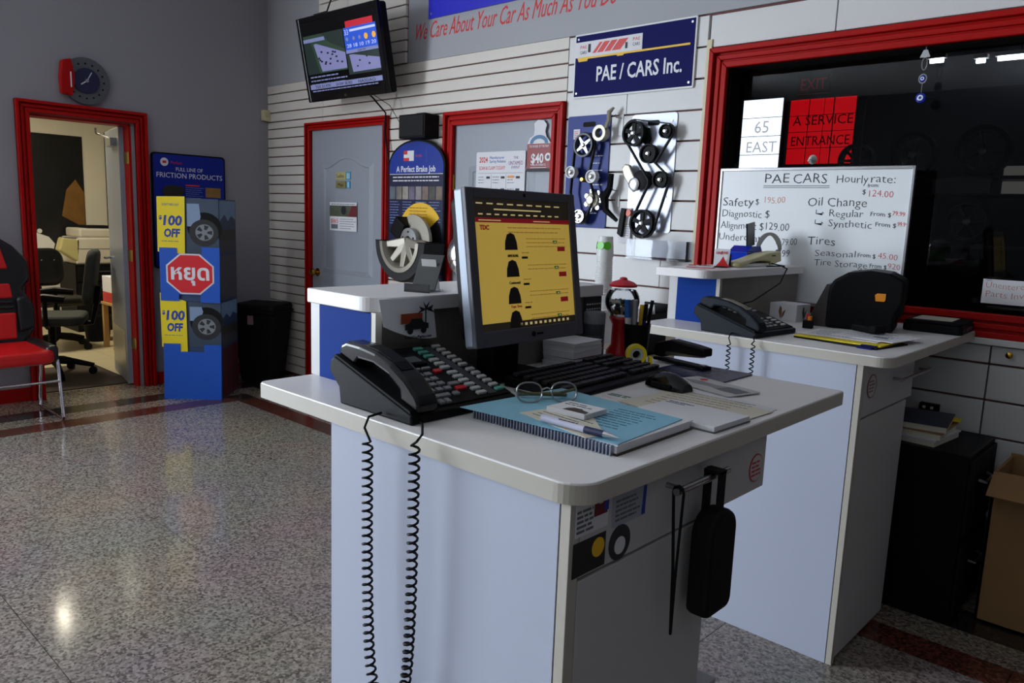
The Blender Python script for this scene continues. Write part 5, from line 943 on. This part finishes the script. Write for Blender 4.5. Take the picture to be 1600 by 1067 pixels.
P('caliper', MB().prism([(-.175, -.11), (-.105, -.12), (-.085, -.03), (-.085, .04), (-.105, .14), (-.165, .12), (-.18, .0)], .02, .075), red_trim, ck, bev=.008); P('caliper_mark', MB().box((-.116, -.06, .075), (-.108, .045, .0765)), ink_w, ck)
# ---- friction board
fb = root('friction_board', 'blue friction products sign board with rounded corners on the grey wall', 'sign', (.0, -1.04, .945), rot=FL)
P('frame', MB().prism(rrect(0, 0, .605, .912, .03), 0, .022), black_p, fb, bev=.003); P('face', MB().prism(rrect(.012, .012, .593, .90, .026), .022, .0235), mat('deep_blue_board', (10, 34, 140), .5, var=.12, spec=.25), fb)
P('title', MB().text('FULL LINE OF', .042, (.30, .775, .0235), align='CENTER', width=.22).text('FRICTION PRODUCTS', .056, (.305, .720, .0235), align='CENTER', width=.54), ink_w, fb); P('logo', MB().prism(disc(.10, .84, .032), .0235, .0245), paper, fb); P('logo_text', MB().text('Perfect', .032, (.15, .828, .0235)).box((.085, .83, .0245), (.115, .85, .025)), ink_r, fb)
P('pad_backing', MB().prism([(.07, .60), (.09, .575), (.22, .575), (.245, .61), (.24, .65), (.16, .665), (.09, .65)], .0235, .040), mat('brake_pad', (38, 32, 28), .7, bump=.4), fb, bev=.004); P('photo', MB().box((.43, .575, .0235), (.56, .655, .0245)), mat('brass_photo', (150, 110, 50), .5, var=.5, scale=14), fb); P('caption', lines(MB(), .265, .42, .645, 6, .016, .007, .0235), mat('pale_blue_print', (0, 0, 0)), fb); P('caption_red', MB().box((.265, .66, .0235), (.38, .672, .0242)), ink_r, fb); P('corner_mark', MB().prism(disc(.05, .05, .012), .0235, .0242), ink_w, fb)
# ---- cardboard promotional tower
DU = Vector((.70, .714, 0))
pt = root('promo_tower', 'stacked cardboard promotion tower with yellow $100 OFF cards', 'display stand', (.508, -1.205, 0), rot=frame(DU)); pt.scale = (1.09, 1, 1)
tire_print = mat('tire_print', (28, 28, 30), .55, var=.3); truck_print = mat('truck_print', (52, 66, 84), .5, var=.5, scale=6); sky_print = mat('sky_print', (110, 140, 170), .5, var=.15); hill_print = mat('hill_print', (34, 58, 92), .5, var=.3, scale=10); grass_print = mat('grass_print', (46, 46, 34), .5, var=.3); asphalt_print = mat('asphalt_print', (64, 66, 74), .5, var=.2); steel_print = mat('steel_print', (130, 134, 140), .4, .2)
def side_scene(z0, z1):       # right side face of the tower: landscape print; local frame x = into depth
    F = Matrix.Translation((.402, 0, 0)) @ Matrix(((0,0,1,0),(0,1,0,0),(-1,0,0,0),(0,0,0,1)))
    h_ = z1-z0
    P('sky_print', MB(F).box((.01, z0+h_*.45, 0), (.38, z1-.01, .0012)), sky_print, pt); P('hill_print', MB(F).prism([(.01, z0+h_*.45), (.38, z0+h_*.45), (.38, z0+h_*.62), (.28, z0+h_*.70), (.20, z0+h_*.60), (.12, z0+h_*.72), (.01, z0+h_*.60)], .0012, .0018), hill_print, pt); P('grass_print', MB(F).box((.01, z0+h_*.25, 0), (.38, z0+h_*.45, .0014)), grass_print, pt); P('road_print', MB(F).box((.01, z0+.01, 0), (.38, z0+h_*.25, .0013)), asphalt_print, pt)
for z0, z1, kind in ((1.10, 1.505, 0), (.745, 1.10, 1), (.40, .745, 0), (0, .40, 2)):
    P('carton', MB().box((.005, z0, -.40), (.40, z1-.002, -.003)), mat('print_carton', (40, 62, 100), .55), pt)
    if kind == 0:
        P('truck_print', MB().box((.17, z0, -.003), (.398, z1-.006, -.0022)), truck_print, pt); P('bumper_print', MB().prism([(.19, z0+.20), (.26, z0+.20), (.28, z0+.27), (.27, z1-.04), (.19, z1-.04)], -.0022, -.0016), mat('truck_white_print', (130, 150, 180), .5), pt)
        P('wheel_well', MB().prism(disc(.305, z0+.19, .115, 24), -.0022, -.0018), black_m, pt); w_ = P('tire_print', MB().prism(disc(.300, z0+.155, .098, 26), -.0018, -.0008), tire_print, pt); P('rim_print', MB().prism(disc(.303, z0+.158, .060, 22), -.0008, -.0003), steel_print, w_)
        for i in range(5): P('spoke_gap', MB(Matrix.Translation((.303, z0+.158, 0)) @ Matrix.Rotation(2*PI*i/5, 4, 'Z')).prism([(.020, -.007), (.052, -.016), (.052, .016), (.020, .007)], -.0003, .0002), tire_print, w_)
        zz = z0-.01 if z0 > 1 else z0-.02; yc = P('yellow_card', MB().prism([(-.008, zz+.02), (.172, zz-.03), (.18, z1+.01), (-.004, z1+.004)] if z0 > 1 else [(.0, zz+.02), (.172, zz-.035), (.170, z1+.0), (-.004, z1+.06)], .004, .007), card_y, pt)
        P('price', MB().text('100', .098, (.034, z0+.205, .0072), width=.126, bold=.0035, shear=.12).text('OFF', .082, (.038, z0+.120, .0072), width=.108, bold=.0035, shear=.12).text('$', .04, (.006, z0+.245, .0072), bold=.0015), ink_b, yc); P('heading', MB().text("DON'T MISS OUT", .024, (.085, z0+.345, .0072), align='CENTER', width=.11), ink_b, yc); P('small_print', lines(MB(), .02, .15, z0+.085, 1, .02, .008, .0072, .1), ink_g, yc)
        side_scene(z0, z1)
    elif kind == 1:
        P('blue_card', MB().prism([(.004, z0+.002), (.125, z0+.002), (.125, z0+.05), (.27, z0+.05), (.27, z0-.006), (.40, z0-.006), (.405, z1+.05), (.285, z1+.05), (.285, z1-.0), (.12, z1-.0), (.12, z1+.04), (.004, z1+.04)], .008, .011), blue_card, pt)
        oc = P('octagon_border', MB().prism([(.205+.172*math.cos(PI/8+PI/4*i), z0+.205+.162*math.sin(PI/8+PI/4*i)) for i in range(8)], .011, .013), paper, pt); P('octagon', MB().prism([(.205+.160*math.cos(PI/8+PI/4*i), z0+.205+.150*math.sin(PI/8+PI/4*i)) for i in range(8)], .013, .0145), mat('stop_red', (220, 24, 36), .45), oc); P('lettering', MB().text('หยุด', .155, (.078, z0+.165, .0146), width=.255, bold=.004), ink_w, oc)
        side_scene(z0, z1) if False else P('side_print', MB().box((.4005, z0+.01, -.39), (.4015, z1-.01, -.01)), asphalt_print, pt)
    else:
        P('blue_card', MB().prism([(.004, .0), (.396, .0), (.402, z1+.02), (.285, z1+.02), (.285, z1-.035), (.125, z1-.035), (.125, z1+.025), (.012, z1+.025)], .008, .011), blue_card, pt)
        P('side_print', MB().box((.4005, .01, -.39), (.4015, z1-.01, -.01)), mat('dark_wine_print', (70, 20, 26), .5, var=.6, scale=8), pt)
# ---- bin
tr_ = root('waste_bin', 'black plastic waste bin with a small label in the corner', 'bin', (.36, -.30, 0), rz=PI/4-.2)
P('body', MB().add([(-.135, -.135, 0), (.135, -.135, 0), (.135, .135, 0), (-.135, .135, 0), (-.185, -.185, .60), (.185, -.185, .60), (.185, .185, .60), (-.185, .185, .60)], [(3, 2, 1, 0), (4, 5, 6, 7), (0, 1, 5, 4), (1, 2, 6, 5), (2, 3, 7, 6), (3, 0, 4, 7)]), black_m, tr_, bev=.02, seg=3); P('lid', MB().prism(rrect(-.195, -.195, .195, .195, .05), .60, .665), black_m, tr_, bev=.025, seg=3); P('rim', MB().prism(rrect(-.2, -.2, .2, .2, .05), .59, .61), black_p, tr_, bev=.006)
P('label', MB().box((-.04, -.1845, .50), (.01, -.178, .575)), mat('grey_pink_label', (150, 120, 124), .5), tr_)
# ---- red and black waiting chair
rc_ = root('waiting_chair', 'red and black racing style chair on a chrome sled frame', 'chair', (.45, -2.24, 0))
cy0, cy1 = -.245, .245
P('seat', MB().prism(rrect(-.22, cy0, .31, cy1, .06), .395, .485), red_leather, rc_, bev=.03, seg=3)
P('seat_bolster', MB().prism(rrect(-.20, cy1-.045, .27, cy1+.03, .03), .40, .51), leather, rc_, bev=.025, seg=3); P('seat_bolster', MB().prism(rrect(-.20, cy0-.03, .27, cy0+.045, .03), .40, .51), leather, rc_, bev=.025, seg=3)
BT = Matrix.Translation((-.20, 0, .44)) @ Matrix.Rotation(-.17, 4, 'Y')
bk_ = P('backrest', MB(BT @ Matrix(((0,0,1,0),(1,0,0,0),(0,1,0,0),(0,0,0,1)))).prism([(-.19, .0), (.19, .0), (.27, .12), (.275, .30), (.22, .40), (.275, .47), (.27, .60), (.19, .70), (.10, .765), (-.10, .765), (-.19, .70), (-.27, .60), (-.275, .47), (-.22, .40), (-.275, .30), (-.27, .12)], -.05, .035), leather, rc_, bev=.028, seg=3)
BF = BT @ Matrix(((0,0,1,0),(1,0,0,0),(0,1,0,0),(0,0,0,1)))
for z0, z1, w0, w1 in ((.06, .24, .15, .16), (.34, .44, .15, .14), (.54, .72, .14, .10)): P('red_panel', MB(BF).prism([(-w0, z0), (w0, z0), (w1, z1), (-w1, z1)], .03, .052), red_leather, bk_, bev=.012)
for z in (.265, .30): P('black_rib', MB(BF).box((-.155, z, .03), (.155, z+.024, .048)), leather, bk_, bev=.01)
P('side_wing', MB(BF).prism([(.165, .10), (.262, .13), (.268, .29), (.215, .36), (.165, .34)], .03, .075), leather, bk_, bev=.02, seg=3); P('side_wing', MB(BF).prism([(-.165, .10), (-.262, .13), (-.268, .29), (-.215, .36), (-.165, .34)], .03, .075), leather, bk_, bev=.02, seg=3)
P('armrest', MB().tube([(-.16, cy1+.035, .52), (.0, cy1+.05, .60), (.16, cy1+.05, .58)], .022, 8), leather, rc_, smooth=True) if False else None
for sy in (cy1+.025, cy0-.025): P('leg', MB().tube([(-.10, sy, .41), (-.18, sy+.0, .10), (-.185, sy, .03), (-.17, sy, .012), (.28, sy, .012), (.296, sy, .03), (.235, sy, .41)], .011, 10), chrome, rc_, smooth=True)
P('crossbar', MB().cyl((.262, cy0-.025, .27), (.262, cy1+.025, .27), .009, n=10), chrome, rc_, smooth=True); P('crossbar', MB().cyl((-.13, cy0-.02, .32), (-.13, cy1+.02, .32), .008, n=10), chrome, rc_, smooth=True)

# ================================================================== OFFICE THINGS
def office_chair(name, label, loc, rz, fabric, arm=True, tall=.50):
    t = root(name, label, 'chair', loc, rz=rz)
    P('seat', MB().prism(rrect(-.25, -.24, .25, .26, .09), .44, .52), fabric, t, bev=.03, seg=3)
    P('backrest', MB(Matrix.Translation((0, .27, .60)) @ Matrix.Rotation(-.14, 4, 'X') @ Matrix.Rotation(PI/2, 4, 'X')).prism(rrect(-.23, .0, .23, tall, .12), -.045, .03), fabric, t, bev=.03, seg=3); P('back_stem', MB().tube([(0, .10, .43), (0, .30, .44), (0, .335, .60), (0, .36, .75)], .022, 8), black_p, t, smooth=True)
    P('column', MB().cyl((0, 0, .10), (0, 0, .44), .028), black_p, t, smooth=True)
    for i in range(5):
        a = 2*PI*i/5+.3; c_, s_ = math.cos(a), math.sin(a); l_ = P('base_leg', MB().tube([(0, 0, .13), (.16*c_, .16*s_, .11), (.30*c_, .30*s_, .075)], [.034, .026, .018], 8), black_p, t, smooth=True); P('caster', MB(Matrix.Translation((.29*c_, .29*s_, .032)) @ Matrix.Rotation(a, 4, 'Z') @ Matrix.Rotation(PI/2, 4, 'X')).cyl((0, 0, -.022), (0, 0, .022), .032, n=14), black_m, l_, smooth=True)
    if arm:
        for sx in (-1, 1): a_ = P('armrest', MB().tube([(sx*.29, -.16, .66), (sx*.29, .0, .68), (sx*.29, .14, .665)], [.028, .034, .028], 8), black_p, t, smooth=True); P('arm_post', MB().tube([(sx*.20, .0, .43), (sx*.28, .0, .46), (sx*.29, .0, .66)], .018, 8), black_p, a_, smooth=True)
    return t
office_chair('office_chair', 'dark fabric swivel chair with armrests just inside the office', (-.80, -1.565, .006), -.42, fabric_g, True, .46)
tc2 = office_chair('tufted_chair', 'black buttoned leather chair before the office cabinet', (-2.12, -1.13, 0), PI/2+.15, leather, False, .38)
for i in range(3): P('button', MB(Matrix.Translation((-.12+.12*i, .245, .86))).lathe([(.012, -.01), (.010, .0), (.004, .006)], 10), leather, tc2)
cabn = root('office_cabinet', 'black drawer cabinet holding the office printer', 'cabinet', (-3.33, -.36, 0), rot=FL); P('body', MB().box((-.28, 0, -.28), (.30, .755, .26)), black_p, cabn, bev=.004)
for i in range(4): q = P('drawer', MB().box((-.265, .03+.18*i, .26), (.285, .19+.18*i, .272)), black_m, cabn, bev=.003); P('handle', MB().box((-.06, .13+.18*i, .272), (.08, .145+.18*i, .285)), dgrey_p, q)
pr_ = root('office_printer', 'large cream office printer on the black drawer cabinet', 'printer', (-3.33, -.36, .755), rot=FL); P('body', MB().box((-.25, 0, -.26), (.28, .30, .22)), cream_p if False else mat('printer_cream', (206, 200, 182), .45), pr_, bev=.02); P('scanner_lid', MB().box((-.20, .30, -.26), (.28, .40, .20)), MATS['printer_cream'], pr_, bev=.02); P('paper_feed', MB().box((-.10, .40, -.2), (.20, .43, .12)), black_m, pr_, bev=.008); P('tray_line', MB().box((-.24, .17, .219), (.27, .178, .222)), ink_g, pr_); P('control_panel', MB(Matrix.Translation((-.32, .18, .12))).prism([(-.10, -.02), (.10, -.16), (.12, .10), (-.06, .12)], -.05, .10), mat('printer_yellowed', (186, 176, 120), .45), pr_, bev=.015); P('panel_top', MB().box((-.36, .285, .06), (-.22, .30, .215)), ink_g, pr_)
ps = root('vehicle_poster', 'large dark poster with a white car on the office wall', 'poster', (-3.648, -.95, .98), rot=FL)
P('sheet', MB().box((-.30, -.1, 0), (.63, 1.21, .006)), mat('poster_dark', (22, 22, 24), .4, var=.7, scale=5), ps); P('amber_shape', MB().prism([(.38, .30), (.625, .16), (.625, .58), (.54, .72), (.44, .60)], .006, .007), mat('amber_dark', (120, 84, 34), .5, var=.4), ps); P('orange_bar', MB().box((.02, .12, .006), (.09, .50, .0072)), mat('rust_bar', (110, 58, 30), .5), ps); P('ochre_shape', MB().prism([(-.26, .45), (-.10, .50), (-.10, .60), (-.26, .68)], .006, .0072), MATS['amber_dark'], ps)
P('white_car', MB().prism([(-.28, -.1), (.27, -.1), (.29, -.02), (.23, .06), (.12, .10), (.04, .17), (-.10, .21), (-.28, .22)], .006, .010), white_p, ps); P('car_window', MB().prism([(-.28, .09), (.07, .09), (.0, .155), (-.12, .19), (-.28, .20)], .010, .0108), black_g, ps); P('door_mirror', MB().prism(disc(.14, .125, .026, 12), .006, .014), white_p, ps)
p2 = root('narrow_poster', 'narrow dark poster on the office wall behind the open door', 'poster', (-3.648, .04, 1.15), rot=FL); P('sheet', MB().box((-.10, 0, 0), (.45, 1.1, .006)), mat('poster_plum', (30, 24, 32), .4, var=.6, scale=4), p2); P('frame', MB().box((-.115, -.015, 0), (-.10, 1.115, .012)).box((.45, -.015, 0), (.465, 1.115, .012)).box((-.1, 1.1, 0), (.45, 1.115, .012)).box((-.1, -.015, 0), (.45, 0, .012)), black_p, p2)
sl_ = root('wooden_stand', 'small light wood stand holding the boxes in the office', 'stand', (-1.85, -.60, 0)); P('top', MB().box((-.16, -.16, .44), (.16, .16, .465)), wood, sl_, bev=.003)
for sx in (-.13, .13):
    for sy in (-.13, .13): P('leg', MB().box((sx-.022, sy-.022, 0), (sx+.022, sy+.022, .44)), wood, sl_)
bx_ = root('supply_box', 'white open carton with red contents on the wooden stand', 'box', (-1.85, -.60, .465)); P('carton', MB().box((-.15, -.14, .10), (.15, .14, .26)), paper, bx_, bev=.004); P('red_contents', MB().box((-.152, -.142, .0), (.152, .142, .10)), red_p, bx_, bev=.01)
wbk = root('office_waste_basket', 'black waste basket beside the wooden stand', 'bin', (-2.42, -.66, 0)); P('basket', MB().lathe([(.11, 0), (.14, .27), (.135, .27), (.105, .006)], 20, closed=True), black_m, wbk, smooth=True); P('bottom', MB().cyl((0, 0, 0), (0, 0, .006), .11), black_m, wbk)
